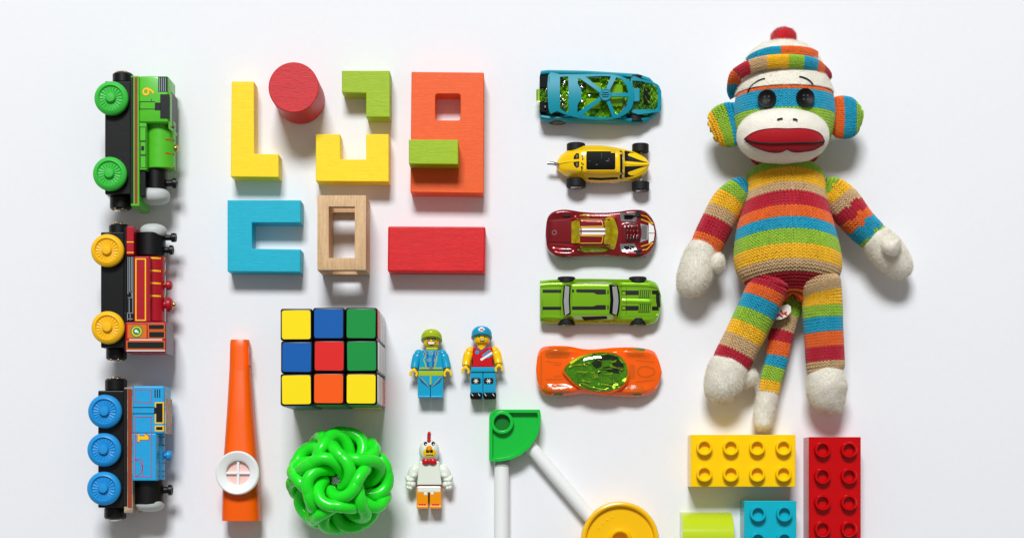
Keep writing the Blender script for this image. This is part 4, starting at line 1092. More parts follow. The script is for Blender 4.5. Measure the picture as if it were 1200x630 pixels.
make('helmet_brim', shear(lathe([(6.0, -.8), (6.4, -.6), (6.4, .4), (5.9, .6)], (P(*c(541, 128), 8)[0], yb_+.9, 7.2), (0, 1, 0), 40), 7.2, .36), 'fig_cyan', hel)
for x in (524, 562):
    fdr(circ(x, 141, 5, 8), 'prt_black', par=he, zf_=zh); fdr([(x-8, 130), (x+8, 133 if x < 540 else 127)], 'prt_black', w=3, par=he, zf_=zh)
fdr(rrect(530, 154, 560, 172, 5), 'prt_brown', par=he, zf_=zh); fdr(rect(534, 157, 556, 162), 'prt_white', par=he, zf_=zh, off=.14)
z = zt_+.3
R6(c, [(500, 206), (538, 240), (578, 206)], z, 'prt_blue', to, 'torso_print', 7)
R6(c, [(512, 206), (538, 228), (566, 206)], z, 'fig_yellow', to, 'torso_print', None)
R6(c, [(535, 295), (612, 245)], z+.02, 'prt_white', to, 'torso_print', 15); R6(c, [(545, 268), (600, 228)], z+.02, 'fig_cyan', to, 'torso_print', 12); R6(c, [(580, 280), (614, 258)], z+.03, 'fig_cyan', to, 'torso_print', 9)
make('torso_badge', prism(pp(c, circ(511, 243, 13, 16), z), z-.1, z+.1), 'fig_cyan', to)
R6(c, [(478, 268), (484, 300), (480, 334), (474, 320)], z, 'prt_black', to, 'torso_print'); R6(c, [(616, 268), (610, 300), (616, 334), (622, 320)], z, 'prt_black', to, 'torso_print')
for x in (505, 590):
    kp = make('knee_pad', prism(pp(c, rrect(x-34, 415, x+30, 456, 12), zt_), zt_, zt_+.14), 'prt_black', t)
    g = [prism(pp(c, ribbon([(x-2-16*math.cos(q), 436-16*math.sin(q)), (x-2+16*math.cos(q), 436+16*math.sin(q))], 5), zt_), zt_+.1, zt_+.2+.01*k) for k, q in enumerate((0, 1.05, 2.1))]
    make('knee_star', cat(*g), 'prt_white', kp)
R6(c, rect(470, 374, 630, 380), zt_+.1, 'prt_black', t, 'waist_line')
for a, b in ((463, 544), (552, 638)):
    make('shoe', R_(c, a, 512, b, 554, 1.2, zt_+2.2), 'car_black', t, bevel=.9, seg=3)
for x in (524, 566, 478, 620): R6(c, ribbon([(x-6, 520), (x+6, 536)], 4), zt_+2.2, 'prt_white', t, 'lace')

# chicken suit figure
s = 5.25; c = conv(465, 490, s)
arms = [[(128, 285), (100, 330), (86, 380)], [(268, 285), (300, 330), (312, 380)]]
t = thing('toy_figure', 'toy figure in white chicken costume with red comb below the pair', 'toy figure', (*P(*c(198, 400)), 0), GM)
zt_ = 9.6
for a, b in ((122, 192), (203, 274)):
    lg = make('leg', R_(c, a, 420, b, 552, 1.6, zt_), 'fig_orange', t, bevel=.35)
    make('foot', R_(c, a, 535, b, 553, zt_-.1, zt_+1.2), 'fig_orange', lg, bevel=.3)
    m0 = (a+b)/2
    make('toe_print', cat(*[prism(pp(c, circ(m0+k*15, 532, 8, 10, 9), zt_), zt_, zt_+.12+.01*k) for k in (-1, 0, 1)]), 'fig_red', lg)
make('hips', R_(c, 125, 414, 272, 456, 1.5, zt_+.15), 'fig_white', t, bevel=.8)
make('hip_fluff', cat(R_(c, 163, 450, 192, 474, 6, zt_+.1), R_(c, 204, 450, 230, 470, 6, zt_+.1)), 'fig_white', t, bevel=.6)
make('belt_line', R_(c, 128, 408, 270, 415, 3, zt_-.2), 'prt_brown', t)
to = make('torso', prism(pp(c, [(140, 262), (260, 262), (276, 408), (124, 408)], zt_), 1.8, zt_+.3), 'fig_white', t, bevel=.6)
for k, ap in enumerate(arms):
    sg = -1 if k == 0 else 1
    p = [Vector(P3(*c(x, y), z)) for (x, y), z in zip(ap, (6.5, 6.5, 6))]
    pts = [p[0]*(1-u)**2+p[1]*2*u*(1-u)+p[2]*u*u for u in np.linspace(0, 1, 9)]
    am = make('wing', tube(pts, [1.2, 2.4, 3.0, 3.3, 3.4, 3.4, 3.2, 2.6, 1.6], 18), 'fig_white', t, ang=70)
    fe = []
    for (x, y, r1, r2) in ((102, 352, 4.4, 3.0), (88, 378, 4.6, 3.0), (78, 400, 4.0, 3.4), (96, 405, 3.6, 3.4), (72, 376, 3.0, 4.0), (70, 425, 2.2, 2.6), (86, 428, 2.2, 2.4)):
        xx = x if k == 0 else 398-x
        fe.append(ellip(P3(*c(xx, y), 7.5), (r1*.62, r2*.72, 3.6), 16, 10, Matrix.Rotation(sg*-.5, 3, 'Z')))
    make('feathers', cat(*fe), 'fig_white', am, ang=70)
a0 = P(*c(198, 198), 9)
gh = ellip((a0[0], a0[1], 7.2), (6.2, 6.4, 6.4), 36, 22, e=.85); zh = surf(gh)
hd = make('hood', gh, 'fig_white', t, ang=70)
def cdr(pts, m_, name, par, off=.1, w=None, thick=.3):
    if w: pts = ribbon(pts, w)
    make(name, drape(pp(c, pts, 13), zh, off, thick, res=.6), m_, par)
fc = closed_smooth([(162, 198), (178, 188), (200, 186), (222, 188), (240, 198), (238, 222), (222, 236), (200, 240), (178, 236), (164, 222)], 2)
cdr(fc, 'fig_yellow', 'face', hd)
cdr(rect(180, 192, 200, 210), 'prt_black', 'face_print', hd, .18); cdr(rect(205, 192, 222, 210), 'prt_black', 'face_print', hd, .18)
cdr([(182, 226), (222, 226)], 'prt_black', 'face_print', hd, .18, 8); cdr([(186, 229), (218, 229)], 'prt_white', 'face_print', hd, .22, 3)
for x in (176, 223):
    cdr(circ(x, 153, 11, 12, 13), 'prt_black', 'costume_eye', hd, .12); cdr(circ(x+3, 158, 4, 8), 'prt_white', 'costume_eye', hd, .2)
bk = P(*c(198, 180), 14)
make('beak', lathe([(2.0, 0), (1.9, .7), (1.2, 1.9), (.1, 2.8)], (bk[0], bk[1]-.4, 12.6), (0, -.35, 1), 20), 'fig_orange', hd)
cm = []
for x, y, r in ((198, 134, 2.0), (198, 116, 2.3), (199, 98, 2.0)):
    a = P(*c(x, y), 10); cm.append(ellip((a[0], a[1], 9.5), (1.3, 2.0, 3.6), 14, 10))
make('comb', cat(*cm), 'fig_red', hd, ang=70)
bt = []
for sg in (-1, 1):
    a = P(*c(200+sg*22, 264), 11); bt.append(ellip((a[0], a[1], 10.8), (2.4, 2.1, 1.2), 16, 10))
a = P(*c(200, 262), 11); bt.append(ellip((a[0], a[1], 11.2), (1.2, 1.3, 1.2), 12, 8))
make('bow_tie', cat(*bt), 'fig_red', t, ang=70)
# ------------------------------------------------------------------ plush monkey
YC = dict(t=L(0, 160, 194), g=L(152, 194, 48), y=L(250, 192, 18), b=L(210, 174, 126), r=L(194, 12, 44), o=L(240, 106, 26))
def catmull(ctrl, n=80):
    c_ = np.array(ctrl, float); N = len(c_); out = []
    for i in range(N-1):
        p0 = c_[max(0, i-1)]; p1 = c_[i]; p2 = c_[i+1]; p3 = c_[min(N-1, i+2)]
        m = max(2, n//(N-1))
        for k in range(m):
            t = k/m; out.append(.5*(2*p1+(p2-p0)*t+(2*p0-5*p1+4*p2-p3)*t*t+(3*p1-p0-3*p2+p3)*t**3))
    out.append(c_[-1]); return np.array(out)
class Limb:     # ctrl rows: x, y, z, half width, half thickness (mm)
    def __init__(s, ctrl, e=1.0, fixed=False, sag=0.0):
        a = catmull(ctrl); s.C = a[:, :3]; s.a = a[:, 3]; s.b = a[:, 4]; s.e = e; s.sag = sag
        d = np.linalg.norm(np.diff(s.C, axis=0), axis=1); s.s = np.concatenate([[0], np.cumsum(d)]); s.len = s.s[-1]; s.s /= s.len
        T = np.gradient(s.C, axis=0); T /= np.linalg.norm(T, axis=1)[:, None]
        T[:, 2] = 0; T /= np.linalg.norm(T, axis=1)[:, None]
        if fixed: T = np.tile([0, -1.0, 0], (len(a), 1))
        sd = np.cross(T, [0, 0, 1.0]); sd /= np.linalg.norm(sd, axis=1)[:, None]; s.side = sd; s.up = np.cross(sd, T)
    def at(s, u, v):
        v = np.clip(v, 0, 1)
        f = lambda A: np.stack([np.interp(v, s.s, A[:, k]) for k in range(3)], -1)
        C, S, U = f(s.C), f(s.side), f(s.up); a = np.interp(v, s.s, s.a); b = np.interp(v, s.s, s.b)
        th = 2*np.pi*u-np.pi/2; cs, sn = np.cos(th), np.sin(th)
        cs = np.sign(cs)*np.abs(cs)**s.e; sn = np.sign(sn)*np.abs(sn)**s.e
        r = C+S*(a*cs)[..., None]+U*(b*sn)[..., None]
        r[..., 1] = r[..., 1]-s.sag*cs**2
        return r
    def nrm(s, u, v, e=.004):
        v0 = np.clip(v-e, 0, 1); v1 = np.clip(v+e, 0, 1)
        du = s.at(u+e, v)-s.at(u-e, v); dv = s.at(u, v1)-s.at(u, v0)
        n = np.cross(du, dv); l = np.linalg.norm(n, axis=-1)[..., None]; n = n/np.maximum(l, 1e-9)
        tv = dv/np.maximum(np.linalg.norm(dv, axis=-1)[..., None], 1e-9)
        tu = du/np.maximum(np.linalg.norm(du, axis=-1)[..., None], 1e-9)
        # outward check against the axis
        C = np.stack([np.interp(v, s.s, s.C[:, k]) for k in range(3)], -1)
        sg = np.sign(np.sum(n*(s.at(u, v)-C), -1))[..., None]; sg[sg == 0] = 1
        return n*sg, tu, tv
def np_mesh(name, V, F, cols, m, parent, smooth=True):
    org = np.array(world_loc(parent))*1000
    me = bpy.data.meshes.new(name); n = len(V); k = F.shape[1]
    me.vertices.add(n); me.vertices.foreach_set('co', ((V-org)/1000).astype(np.float32).ravel())
    me.loops.add(F.size); me.loops.foreach_set('vertex_index', F.astype(np.int32).ravel())
    me.polygons.add(len(F)); me.polygons.foreach_set('loop_start', np.arange(0, F.size, k, dtype=np.int32))
    me.polygons.foreach_set('loop_total', np.full(len(F), k, dtype=np.int32))
    me.polygons.foreach_set('use_smooth', np.full(len(F), smooth))
    me.update(); me.validate()
    if cols is not None:
        at = me.color_attributes.new('Col', 'FLOAT_COLOR', 'POINT')
        at.data.foreach_set('color', np.concatenate([cols, np.ones((n, 1))], 1).astype(np.float32).ravel())
    me.materials.append(M[m] if isinstance(m, str) else m)
    o = bpy.data.objects.new(name, me); COL.objects.link(o); o.parent = parent
    return o
# stitch leg template (unit length along y, outer half only is rounded)
def leg_template():
    segs, V, F = 6, [], []
    st = [(-.5, .25), (-.25, .85), (.1, 1.0), (.38, .7), (.55, .2)]
    for yy, r in st:
        for k in range(segs):
            q = 2*math.pi*k/segs; V.append((math.cos(q)*r*.5, yy, math.sin(q)*r*.5))
    for j in range(len(st)-1):
        for k in range(segs):
            k2 = (k+1) % segs; F.append((j*segs+k, j*segs+k2, (j+1)*segs+k2, (j+1)*segs+k))
    return np.array(V), np.array(F)
LT, LF = leg_template()
def knit(name, limb, color, parent, row=1.75, colw=2.15, flip=False, circ_at=None):
    nv = max(3, int(round(limb.len/row)))
    am, bm_ = np.max(limb.a), np.max(limb.b)
    nu = max(6, int(round(math.pi*(3*(am+bm_)-math.sqrt((3*am+bm_)*(am+3*bm_)))/colw)))
    # base, yarn colour darkened to paint the shade between stitches
    NB, NVb = nu*2, nv*2
    uu, vv = np.meshgrid(np.arange(NB)/NB, (np.arange(NVb+1))/NVb)
    u, v = uu.ravel(), vv.ravel()
    p = limb.at(u, v); n, _, _ = limb.nrm(u, v); p = p-n*.35
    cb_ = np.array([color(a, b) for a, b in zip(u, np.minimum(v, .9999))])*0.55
    idx = np.arange((NVb+1)*NB).reshape(NVb+1, NB)
    F = np.stack([idx[:-1], np.roll(idx, -1, 1)[:-1], np.roll(idx, -1, 1)[1:], idx[1:]], -1).reshape(-1, 4)
    Vs, Fs, Cs = [p], [F], [cb_]; off = len(p)
    # stitches
    iu, iv = np.meshgrid(np.arange(nu), np.arange(nv)); iu = iu.ravel(); iv = iv.ravel()
    for sd in (-1, 1):
        uc = (iu+.5+sd*.24)/nu; vc = (iv+.5)/nv
        p = limb.at(uc, vc); n, tu, tv = limb.nrm(uc, vc); p = p+n*.15
        cw = np.linalg.norm(limb.at((iu+1)/nu, vc)-limb.at(iu/nu, vc), axis=1)
        keep = (n[:, 2] > -.35) & (cw > .35)
        p, n, tu, tv, cw, uk, vk = p[keep], n[keep], tu[keep], tv[keep], cw[keep], uc[keep], (iv[keep]+.5)/nv
        rl = limb.len/nv
        ang = .48*sd*(-1 if flip else 1)
        jit = rng.normal(0, .07, len(p))
        ca, sa = np.cos(ang+jit), np.sin(ang+jit)
        dirl = tv*ca[:, None]+tu*sa[:, None]; dirw = np.cross(dirl, n)
        ln = rl*1.5; wd = cw*.46; th = 1.25
        q = p+rng.normal(0, .05, p.shape)
        V = q[:, None]+dirw[:, None]*(LT[None, :, 0:1]*wd[:, None, None])+dirl[:, None]*(LT[None, :, 1:2]*ln)+n[:, None]*(LT[None, :, 2:3]*th + LT[None, :, 1:2]*.06)
        F = (LF[None]+(np.arange(len(p))*len(LT))[:, None, None]+off).reshape(-1, 4)
        c1 = np.array([color(a, b) for a, b in zip(uk, vk)])*(1+rng.normal(0, .07, len(p)))[:, None]
        Vs.append(V.reshape(-1, 3)); Fs.append(F); Cs.append(np.repeat(np.clip(c1, 0, 1), len(LT), 0)); off += len(p)*len(LT)
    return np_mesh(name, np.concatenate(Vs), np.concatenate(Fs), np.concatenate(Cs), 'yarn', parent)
def fuzz(p, n, num_mult, length, width):
    k = len(p); r = rng.normal(0, .55, (k, 3)); d = n+r; d /= np.linalg.norm(d, axis=1)[:, None]
    w = np.cross(d, rng.normal(0, 1, (k, 3))); w /= np.linalg.norm(w, axis=1)[:, None]
    ln = (length*rng.uniform(.4, 1.0, k))[:, None]
    bend = rng.normal(0, .25, (k, 3))*length
    a = p-w*width; b = p+w*width; m1 = p+d*ln*.6-w*width*.7; m2 = p+d*ln*.6+w*width*.7; tip = p+d*ln+bend; 
    V = np.stack([a, b, m2, m1, tip, tip+w*width*.3], 1).reshape(-1, 3)
    F = (np.array([[0, 1, 2, 3], [3, 2, 5, 4]])[None]+(np.arange(k)*6)[:, None, None]).reshape(-1, 4)
    return V, F
def plush(name, limb, parent, m='plush', nu=48, nv=48, dens=10.0, length=1.25, lump=.22, vr=(0, 1)):
    uu, vv = np.meshgrid(np.arange(nu)/nu, vr[0]+(vr[1]-vr[0])*np.arange(nv+1)/nv); u, v = uu.ravel(), vv.ravel()
    p = limb.at(u, v); n, _, _ = limb.nrm(u, v)
    ph = rng.uniform(0, 6, 6)
    d = lump*(np.sin(p[:, 0]*.55+ph[0])*np.cos(p[:, 1]*.5+ph[1])+.5*np.sin(p[:, 1]*1.1+ph[2]+p[:, 2]*.8)*np.cos(p[:, 0]*1.3+ph[3])+.25*np.sin(p[:, 0]*2.9)*np.sin(p[:, 1]*3.1+p[:, 2]))
    p = p+n*d[:, None]
    p = np.concatenate([p[:nu].mean(0)[None].repeat(nu, 0), p, p[-nu:].mean(0)[None].repeat(nu, 0)])
    idx = np.arange((nv+3)*nu).reshape(nv+3, nu)
    F = np.stack([idx[:-1], np.roll(idx, -1, 1)[:-1], np.roll(idx, -1, 1)[1:], idx[1:]], -1).reshape(-1, 4)
    # fuzz by area
    A = 2*math.pi*np.mean(limb.a+limb.b)/2*limb.len*(vr[1]-vr[0]); k = int(A*dens)
    fu = rng.uniform(0, 1, k); fv = rng.uniform(vr[0], vr[1], k)
    fp = limb.at(fu, fv); fn, _, _ = limb.nrm(fu, fv); kp = fn[:, 2] > -.5; fp, fn = fp[kp], fn[kp]
    FV, FF = fuzz(fp, fn, 1, length, .05)
    return np_mesh(name, np.concatenate([p, FV]), np.concatenate([F, FF+len(p)]), None, m, parent)
def W(cv, x, y, z, a, b): X, Y = P(*cv(x, y), z); return (X, Y, z, a, b)
def bands(seq, bounds):
    def f(u, v):
        k = 0
        while k < len(bounds) and v >= bounds[k]: k += 1
        return YC[seq[min(k, len(seq)-1)]]
    return f
mk_o = P(925, 270)
mk = thing('plush_monkey', 'rainbow striped knitted plush sock monkey with button eyes and pom-pom hat', 'stuffed toy', (*mk_o, 0))
cb_ = conv(780, 180, 3.7067)
# torso
Zc = 25
ctrl = []
for y, x0_, x1_, th in ((30, 395, 645, 15), (52, 362, 678, 19), (100, 350, 690, 20), (150, 345, 694, 21), (200, 338, 704, 22), (300, 314, 732, 24), (400, 302, 756, 25), (460, 308, 760, 24), (505, 326, 748, 22), (540, 362, 722, 17), (570, 412, 680, 12), (600, 480, 615, 7), (612, 530, 570, 2)):
    a_ = P(*cb_(x0_, y), Zc)[0]; b_ = P(*cb_(x1_, y), Zc)[0]; ctrl.append(((a_+b_)/2, P(*cb_(0, y), Zc)[1], 24.0, (b_-a_)/2, th))
tor = Limb(ctrl, e=.92, fixed=True, sag=4.5)
ytop = [(y, 'g') for y in (64,)]
bnd = [50, 112, 163, 215, 270, 330, 390, 455, 508, 572]
def tcol(u, v):
    y = np.interp(v, tor.s, tor.C[:, 1]); th = np.interp(v, tor.s, tor.b); zc = np.interp(v, tor.s, tor.C[:, 2])
    for k, b in enumerate(bnd):
        if y > P(*cb_(0, b), 46)[1]: return YC['gybrotgybr'[k]]
    return YC['o']
knit('torso', tor, tcol, mk)
def sc_(l, ka, kb): l.a = l.a*ka; l.b = l.b*kb
# arms: picture left and right
aL = Limb([W(cb_, 352, 140, 24, 8, 9), W(cb_, 318, 160, 24, 13, 13), W(cb_, 272, 215, 22, 16.5, 14), W(cb_, 225, 300, 19, 16.5, 14), W(cb_, 185, 385, 17, 16.2, 13), W(cb_, 170, 425, 16, 15, 12)], .95)
sc_(aL, .57, .76)
knit('arm', aL, bands('tgybroo', [.10, .27, .44, .61, .80, .99]), mk)
aR = Limb([W(cb_, 685, 140, 24, 8, 9), W(cb_, 725, 160, 25, 13, 13), W(cb_, 772, 215, 24, 16.5, 14), W(cb_, 835, 295, 21, 15.5, 13.5), W(cb_, 895, 355, 18, 14.5, 12.5), W(cb_, 915, 385, 18, 13, 12)], .95)
sc_(aR, .60, .76)
def aRc(u, v):
    v = v+.05*math.sin(2*math.pi*u*1)*1.0 + (.04 if u > .5 else 0)
    return bands('gybrottgg', [.12, .27, .42, .58, .71, .84, .9])(u, v)
knit('arm', aR, aRc, mk)
hL = Limb([W(cb_, 172, 378, 17, 9, 8), W(cb_, 165, 398, 17, 17, 13.5), W(cb_, 152, 450, 16, 21.5, 15.5), W(cb_, 130, 520, 16, 22, 15.5), W(cb_, 112, 570, 15, 19.5, 14), W(cb_, 100, 605, 14, 14, 10), W(cb_, 96, 622, 14, 4, 4)])
for Lm in (): pass
sc_(hL, .48, .75)
h1 = plush('hand', hL, mk)
th = Limb([W(cb_, 200, 425, 18, 3, 3), W(cb_, 208, 445, 20, 8, 8), W(cb_, 214, 475, 20, 9.5, 9.5), W(cb_, 214, 505, 19, 8, 8), W(cb_, 210, 520, 18, 2.5, 2.5)])
sc_(th, .62, .7)
plush('thumb', th, h1, nu=28, nv=24)
hR = Limb([W(cb_, 890, 345, 19, 8, 8), W(cb_, 905, 362, 19, 16, 13), W(cb_, 940, 405, 18, 19.5, 15), W(cb_, 980, 450, 17, 19.5, 14.5), W(cb_, 1015, 490, 15, 16.5, 13), W(cb_, 1040, 520, 14, 11, 9), W(cb_, 1050, 532, 14, 3, 3)])
sc_(hR, .53, .75)
h2_ = plush('hand', hR, mk)
th = Limb([W(cb_, 962, 372, 28, 3, 3), W(cb_, 970, 385, 30, 7.5, 6), W(cb_, 986, 402, 31, 8.5, 7), W(cb_, 1002, 420, 29, 6.5, 6), W(cb_, 1010, 428, 27, 2, 2)])
sc_(th, .68, .8)
plush('thumb', th, h2_, nu=28, nv=24)
# legs
cl = conv(800, 300, 3.0)
lL = Limb([W(cl, 316, 62, 30, 12, 10), W(cl, 306, 85, 30, 19, 15), W(cl, 300, 105, 29, 20, 16), W(cl, 280, 150, 26, 20, 17), W(cl, 245, 225, 22, 20, 17), W(cl, 208, 300, 20, 19.5, 16), W(cl, 175, 365, 18, 19.5, 15), W(cl, 165, 385, 17, 17, 13)], .95)
# widths above are in picture pixels /2 -> scale to mm
def rs(L_, k): L_.a = L_.a*k; L_.b = L_.b*1.0; return L_
sc_(lL, .57, .72)
knit('leg', lL, bands('rotgybrr', [.17, .30, .44, .575, .71, .845, .99]), mk)
lR = Limb([W(cl, 480, 62, 30, 12, 11), W(cl, 484, 90, 30, 18.5, 16), W(cl, 490, 150, 24, 19.0, 17), W(cl, 493, 230, 22, 18.8, 16), W(cl, 498, 310, 20, 18.4, 15.5), W(cl, 502, 385, 18, 18.3, 15), W(cl, 505, 410, 17, 17, 13)], .95)
sc_(lR, .60, .72)
knit('leg', lR, bands('bbygtorb', [.05, .19, .34, .47, .61, .745, .885]), mk)
fL = Limb([W(cl, 172, 355, 18, 12, 11), W(cl, 165, 375, 18, 21, 15), W(cl, 152, 420, 17, 23.5, 16), W(cl, 138, 465, 16, 21, 15), W(cl, 130, 500, 14, 15, 12), W(cl, 126, 520, 13, 4, 4)])
sc_(fL, .52, .78)
f1 = plush('foot', fL, mk)
hl = Limb([W(cl, 190, 400, 14, 5, 5), W(cl, 212, 415, 14, 11, 9), W(cl, 232, 432, 13, 11, 9), W(cl, 246, 448, 12, 7, 6), W(cl, 250, 455, 12, 2, 2)])
sc_(hl, .6, .8)
plush('heel', hl, f1, nu=28, nv=24)
fR = Limb([W(cl, 503, 385, 18, 12, 11), W(cl, 503, 405, 18, 19, 15), W(cl, 505, 450, 18, 23.5, 16.5), W(cl, 512, 490, 16, 23, 15.5), W(cl, 528, 525, 14, 16, 12), W(cl, 540, 548, 12, 8, 8), W(cl, 542, 554, 12, 3, 3)])
sc_(fR, .51, .78)
plush('foot', fR, mk)
# tail
tl = Limb([W(cl, 400, 120, 14, 11, 8), W(cl, 388, 165, 13, 12.5, 9), W(cl, 365, 215, 12, 13, 9), W(cl, 343, 290, 11, 13, 9.5), W(cl, 328, 370, 11, 12, 9.5), W(cl, 312, 430, 11, 11.5, 9.5), W(cl, 303, 478, 11, 11, 9)], .95)
sc_(tl, .52, .62)
knit('tail', tl, bands('ogbrotgyy', [.08, .24, .40, .525, .65, .77, .89]), mk)
tt_ = Limb([W(cl, 305, 462, 11, 8, 7), W(cl, 302, 478, 11, 11.5, 9.5), W(cl, 292, 520, 10.5, 12, 10), W(cl, 283, 570, 10, 11.5, 9.5), W(cl, 280, 595, 10, 10, 9), W(cl, 279, 612, 10, 3, 3)])
sc_(tt_, .52, .6)
plush('tail_tip', tt_, mk, nu=32, nv=32)
# sewn label between leg and tail
g = [P(*cl(352+(x-352)*.85, 197+(y-197)*.8), 24) for x, y in ((318, 215), (325, 185), (345, 170), (372, 162), (385, 172), (386, 195), (370, 215), (345, 228), (325, 230))]
lb = make('sewn_label', prism(g, 24.0, 24.4), 'label_white', mk)
make('label_mark', cat(prism([P(*cl(x, y), 24.5) for x, y in ribbon([(328, 212), (340, 205), (352, 214)], 6)], 24.4, 24.62), prism([P(*cl(x, y), 24.5) for x, y in ribbon([(345, 190), (352, 203), (366, 196)], 6)], 24.4, 24.64), prism([P(*cl(x, y), 24.5) for x, y in ribbon([(355, 200), (368, 208)], 5)], 24.4, 24.66)), 'pom_red', lb)

# head
ch = conv(820, 25, 3.5)
hx_c, _ = P(*ch(346, 400), 28)
HC = (hx_c, 217.5, 28.5)
hctrl = []
for k in range(25):
    ph_ = -1+2*k/24; w = max(0, 1-abs(ph_)**2.3)**(1/2.2)
    aw = 29.4*(1-.06*max(0, ph_)) ; hctrl.append((HC[0], HC[1]-ph_*33.0*-1*-1, HC[2], max(.8, aw*w), max(.8, 27.5*w)))
hctrl = hctrl[::-1] if hctrl[0][1] < hctrl[-1][1] else hctrl      # from crown to chin
head = Limb(hctrl, .93)
def hy(v): return np.interp(v, head.s, head.C[:, 1])
def yb(yz, z=54): return P(*ch(0, yz), z)[1]
def hcol(u, v):
    y = hy(v)
    if y > yb(277, 54): return YC['o']
    if y > yb(350, 56): return YC['t']
    if y > yb(428, 55): return YC['g']
    if y > yb(455, 55): return YC['o'] if u < .5 else YC['g']
    if y > yb(500, 50): return YC['y'] if u < .8 else YC['g']
    if y > yb(540, 45): return YC['b']
    if y > yb(595, 36): return YC['r']
    return YC['t'] if u < .6 else YC['r']
ho = knit('head', head, hcol, mk, row=1.55, colw=1.9)
# plush forehead: same shape a little larger over the upper part
fh = Limb([(c_[0], c_[1], c_[2]+.0, c_[3]+1.15, c_[4]+1.15) for c_ in hctrl], .93)
vv_ = np.linspace(0, 1, 400); vb = vv_[np.argmax(np.interp(vv_, fh.s, fh.C[:, 1]) < yb(262, 53))]
plush('forehead', fh, ho, nu=64, nv=30, vr=(0.0, float(vb)), dens=8)
# muzzle
def ell_limb(cx, cy, cz, ax_, ay_, az_, n=15, e=1.0, sup=2.0):
    o = []
    for k in range(n):
        q = -1+2*k/(n-1); w = max(0, 1-abs(q)**sup)**(1/sup); o.append((cx, cy-q*ay_, cz, max(.5, ax_*w), max(.5, az_*w)))
    return Limb(o, e)
mx_, my_ = P(*ch(353, 455), 58)
mz = ell_limb(mx_, my_, 47, 27.0, 16.2, 17.5, n=21, sup=2.25)
mu = plush('muzzle', mz, ho, nu=72, nv=44, dens=7, lump=.15, length=.6)
def zmuz(x, y):
    u_ = (x-mx_)/27.0; v_ = (y-my_)/16.2
    w = max(0, 1-abs(v_)**2.25)**(1/2.25); q = max(0, w*w-u_*u_); return 47+17.5*math.sqrt(q)
up = [(190, 470), (215, 455), (250, 446), (300, 443), (355, 446), (410, 443), (460, 446), (500, 458), (522, 484)]
lo = [(515, 498), (480, 520), (440, 530), (400, 535), (375, 532), (357, 526), (340, 534), (310, 536), (270, 528), (225, 508), (196, 485)]
mpoly = pp(ch, smooth_pts(up, 3)+smooth_pts(lo, 3), 62)
mxs = [p[0] for p in mpoly]; mys = [p[1] for p in mpoly]; mcx, mcy = (min(mxs)+max(mxs))/2, (min(mys)+max(mys))/2; mw, mh = (max(mxs)-min(mxs))/2, (max(mys)-min(mys))/2
def zmouth(x, y):
    r2 = min(1, ((x-mcx)/mw)**2+((y-mcy)/mh)**2*.9); return zmuz(x, y)+.9+1.1*math.sqrt(1-r2*.98)
mo = make('mouth', drape(mpoly, zmouth, 0, 2.5, res=1.3), 'felt_red', ho, ang=70)
edge_ = [(p[0]*.985+mcx*.015, p[1]*.985+mcy*.015) for p in mpoly]
make('lip_seam', tube([(x, y, zmouth(x, y)-.05) for x, y in edge_], .3, 6, True), mat('seam_red', (84, 6, 14), .8), mo, ang=70)
ln_ = smooth_pts([(192, 470), (230, 490), (290, 500), (350, 501), (420, 498), (480, 494), (520, 484)], 5)
make('mouth_stitch', tube([(*P(*ch(x, y), 65), zmouth(*P(*ch(x, y), 65))+.15) for x, y in ln_], .5, 8), 'thread', mo, ang=70)
for pts in ([(316, 406), (330, 402), (338, 403)], [(380, 404), (392, 405), (398, 410)]):
    make('nostril', tube([(*P(*ch(x, y), 62), zmuz(*P(*ch(x, y), 62))+.75) for x, y in pts], .5, 8), 'thread', mu, ang=70)
def zhead(x, y):
    t_ = abs(y-HC[1])/33.0; w = max(0, 1-t_**2.3)**(1/2.2); q = max(0, 1-abs((x-HC[0])/max(.1, 29.4*w))**2.15)
    return HC[2]+27.5*w*q**(1/2.15)
for pts in ([(205, 278), (215, 258), (235, 242), (255, 233), (270, 231)], [(408, 228), (425, 231), (445, 240), (457, 250), (464, 260)]):
    make('eyebrow', tube([(*P(*ch(x, y), 54), zhead(*P(*ch(x, y), 54))+1.9) for x, y in smooth_pts(pts, 3)], .48, 8), 'thread', ho, ang=70)
for ex_, ey_ in ((281, 312), (435, 310)):
    bx, by = P(*ch(ex_, ey_), 59); bz = zhead(bx, by)+1.2
    nrm_ = Vector(((bx-HC[0])*.018, .05, 1)).normalized()
    b_ = make('button_eye', lathe([(5.0, -.6), (5.45, 0), (5.5, 1.2), (5.1, 1.9), (4.5, 1.9), (4.0, 1.35), (.05, 1.3)], (bx, by, bz), nrm_, 40), 'button', ho, ang=50)
    hs = [lathe([(.62, 1.3), (.62, 1.42), (.05, 1.42)], Vector((bx, by, bz))+Vector((i*1.15, j*1.15, -i*1.15*nrm_.x/nrm_.z)), nrm_, 12) for i in (-1, 1) for j in (-1, 1)]
    make('button_hole', cat(*hs), mat('hole_dark', (70, 66, 62), .8) if 'hole_dark' not in bpy.data.materials else bpy.data.materials['hole_dark'], b_)
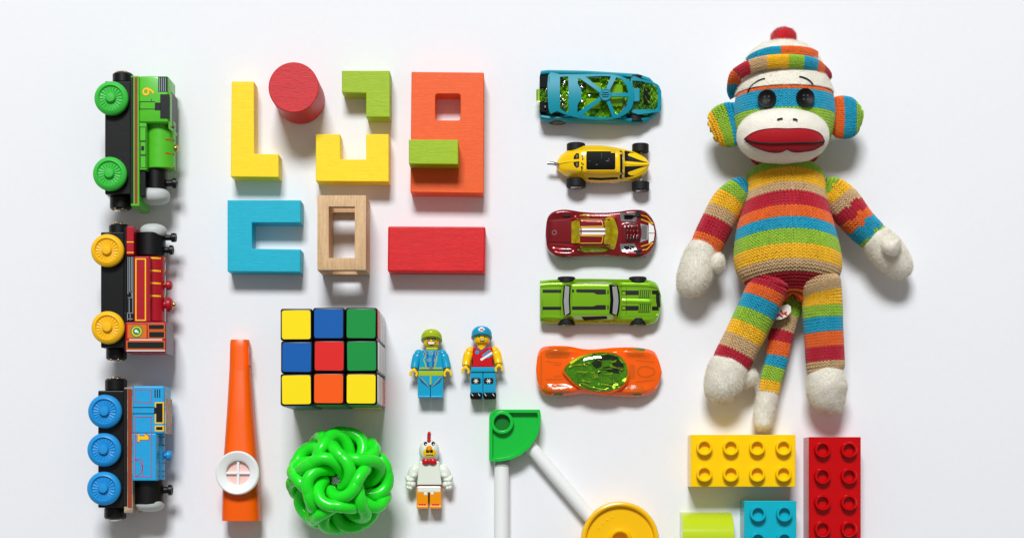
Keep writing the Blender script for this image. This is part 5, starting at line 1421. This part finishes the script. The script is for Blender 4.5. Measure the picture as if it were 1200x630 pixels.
# ears
def ear(pts, seq, bnds):
    l_ = Limb(pts, 1.0); knit('ear', l_, bands(seq, bnds), ho, row=1.6, colw=1.8)
ear([W(ch, 165, 415, 24, 9, 4), W(ch, 145, 417, 24, 12.0, 5.0), W(ch, 115, 425, 23, 12.8, 5.2), W(ch, 85, 437, 22, 11.8, 5.0), W(ch, 62, 448, 21, 9.3, 4.4), W(ch, 50, 453, 21, 5.0, 3.0), W(ch, 47, 455, 21, 1.0, 1.0)], 'ttgyy', [.2, .36, .70, .98])
ear([W(ch, 535, 395, 25, 9, 4), W(ch, 555, 393, 25, 11.5, 5), W(ch, 590, 394, 24, 12.3, 5.4), W(ch, 625, 396, 23, 11.3, 5), W(ch, 652, 398, 22, 7.5, 4), W(ch, 667, 400, 22, 2, 2)], 'oottgg', [.2, .36, .6, .80, .98])
# hat
hat = thing('hat', 'x', 'hat', (0, 0, 0)); del hat['label'], hat['category']
hat.parent = mk; hat.location = Vector((0, 0, 0))
tc_ = P(*ch(345, 150), 30)
crown = ell_limb(P(*ch(338, 150), 28)[0], 242.5, 27.5, 24.5, 20.0, 24, n=21, sup=2.0)
plush('crown', crown, hat, nu=64, nv=40, dens=7)
def brim(pts, r, ra, seq, bnds, name):
    l_ = Limb([W(ch, x, y, z, ra, r) for x, y, z in pts]); 
    knit(name, l_, bands(seq, bnds), hat, row=1.6, colw=1.8)
bp = [(146, 304, 20), (138, 284, 23), (140, 256, 29), (150, 222, 36), (185, 196, 43), (240, 175, 49), (300, 165, 52), (350, 163, 52.5), (400, 165, 51.5), (450, 173, 48.5), (490, 192, 42), (512, 215, 33), (520, 238, 28), (524, 250, 25)]
brim(bp, 3.2, 3.4, 'torbygtorrb', [.10, .19, .31, .42, .555, .66, .77, .87, .93, .98], 'brim')
bp2 = [(205, 175, 40), (235, 152, 45), (285, 135, 48), (345, 130, 49), (400, 131, 48), (450, 138, 44), (480, 152, 38)]
brim(bp2, 2.2, 3.6, 'ttoo', [.3, .42, .97], 'brim_band')
px_, py_ = P(*ch(344, 68), 26)
pom = ell_limb(px_, py_, 26, 7.2, 5.8, 7.2, n=13)
plush('pom_pom', pom, hat, 'pom_red', nu=32, nv=24, dens=12, length=1.6, lump=.5)
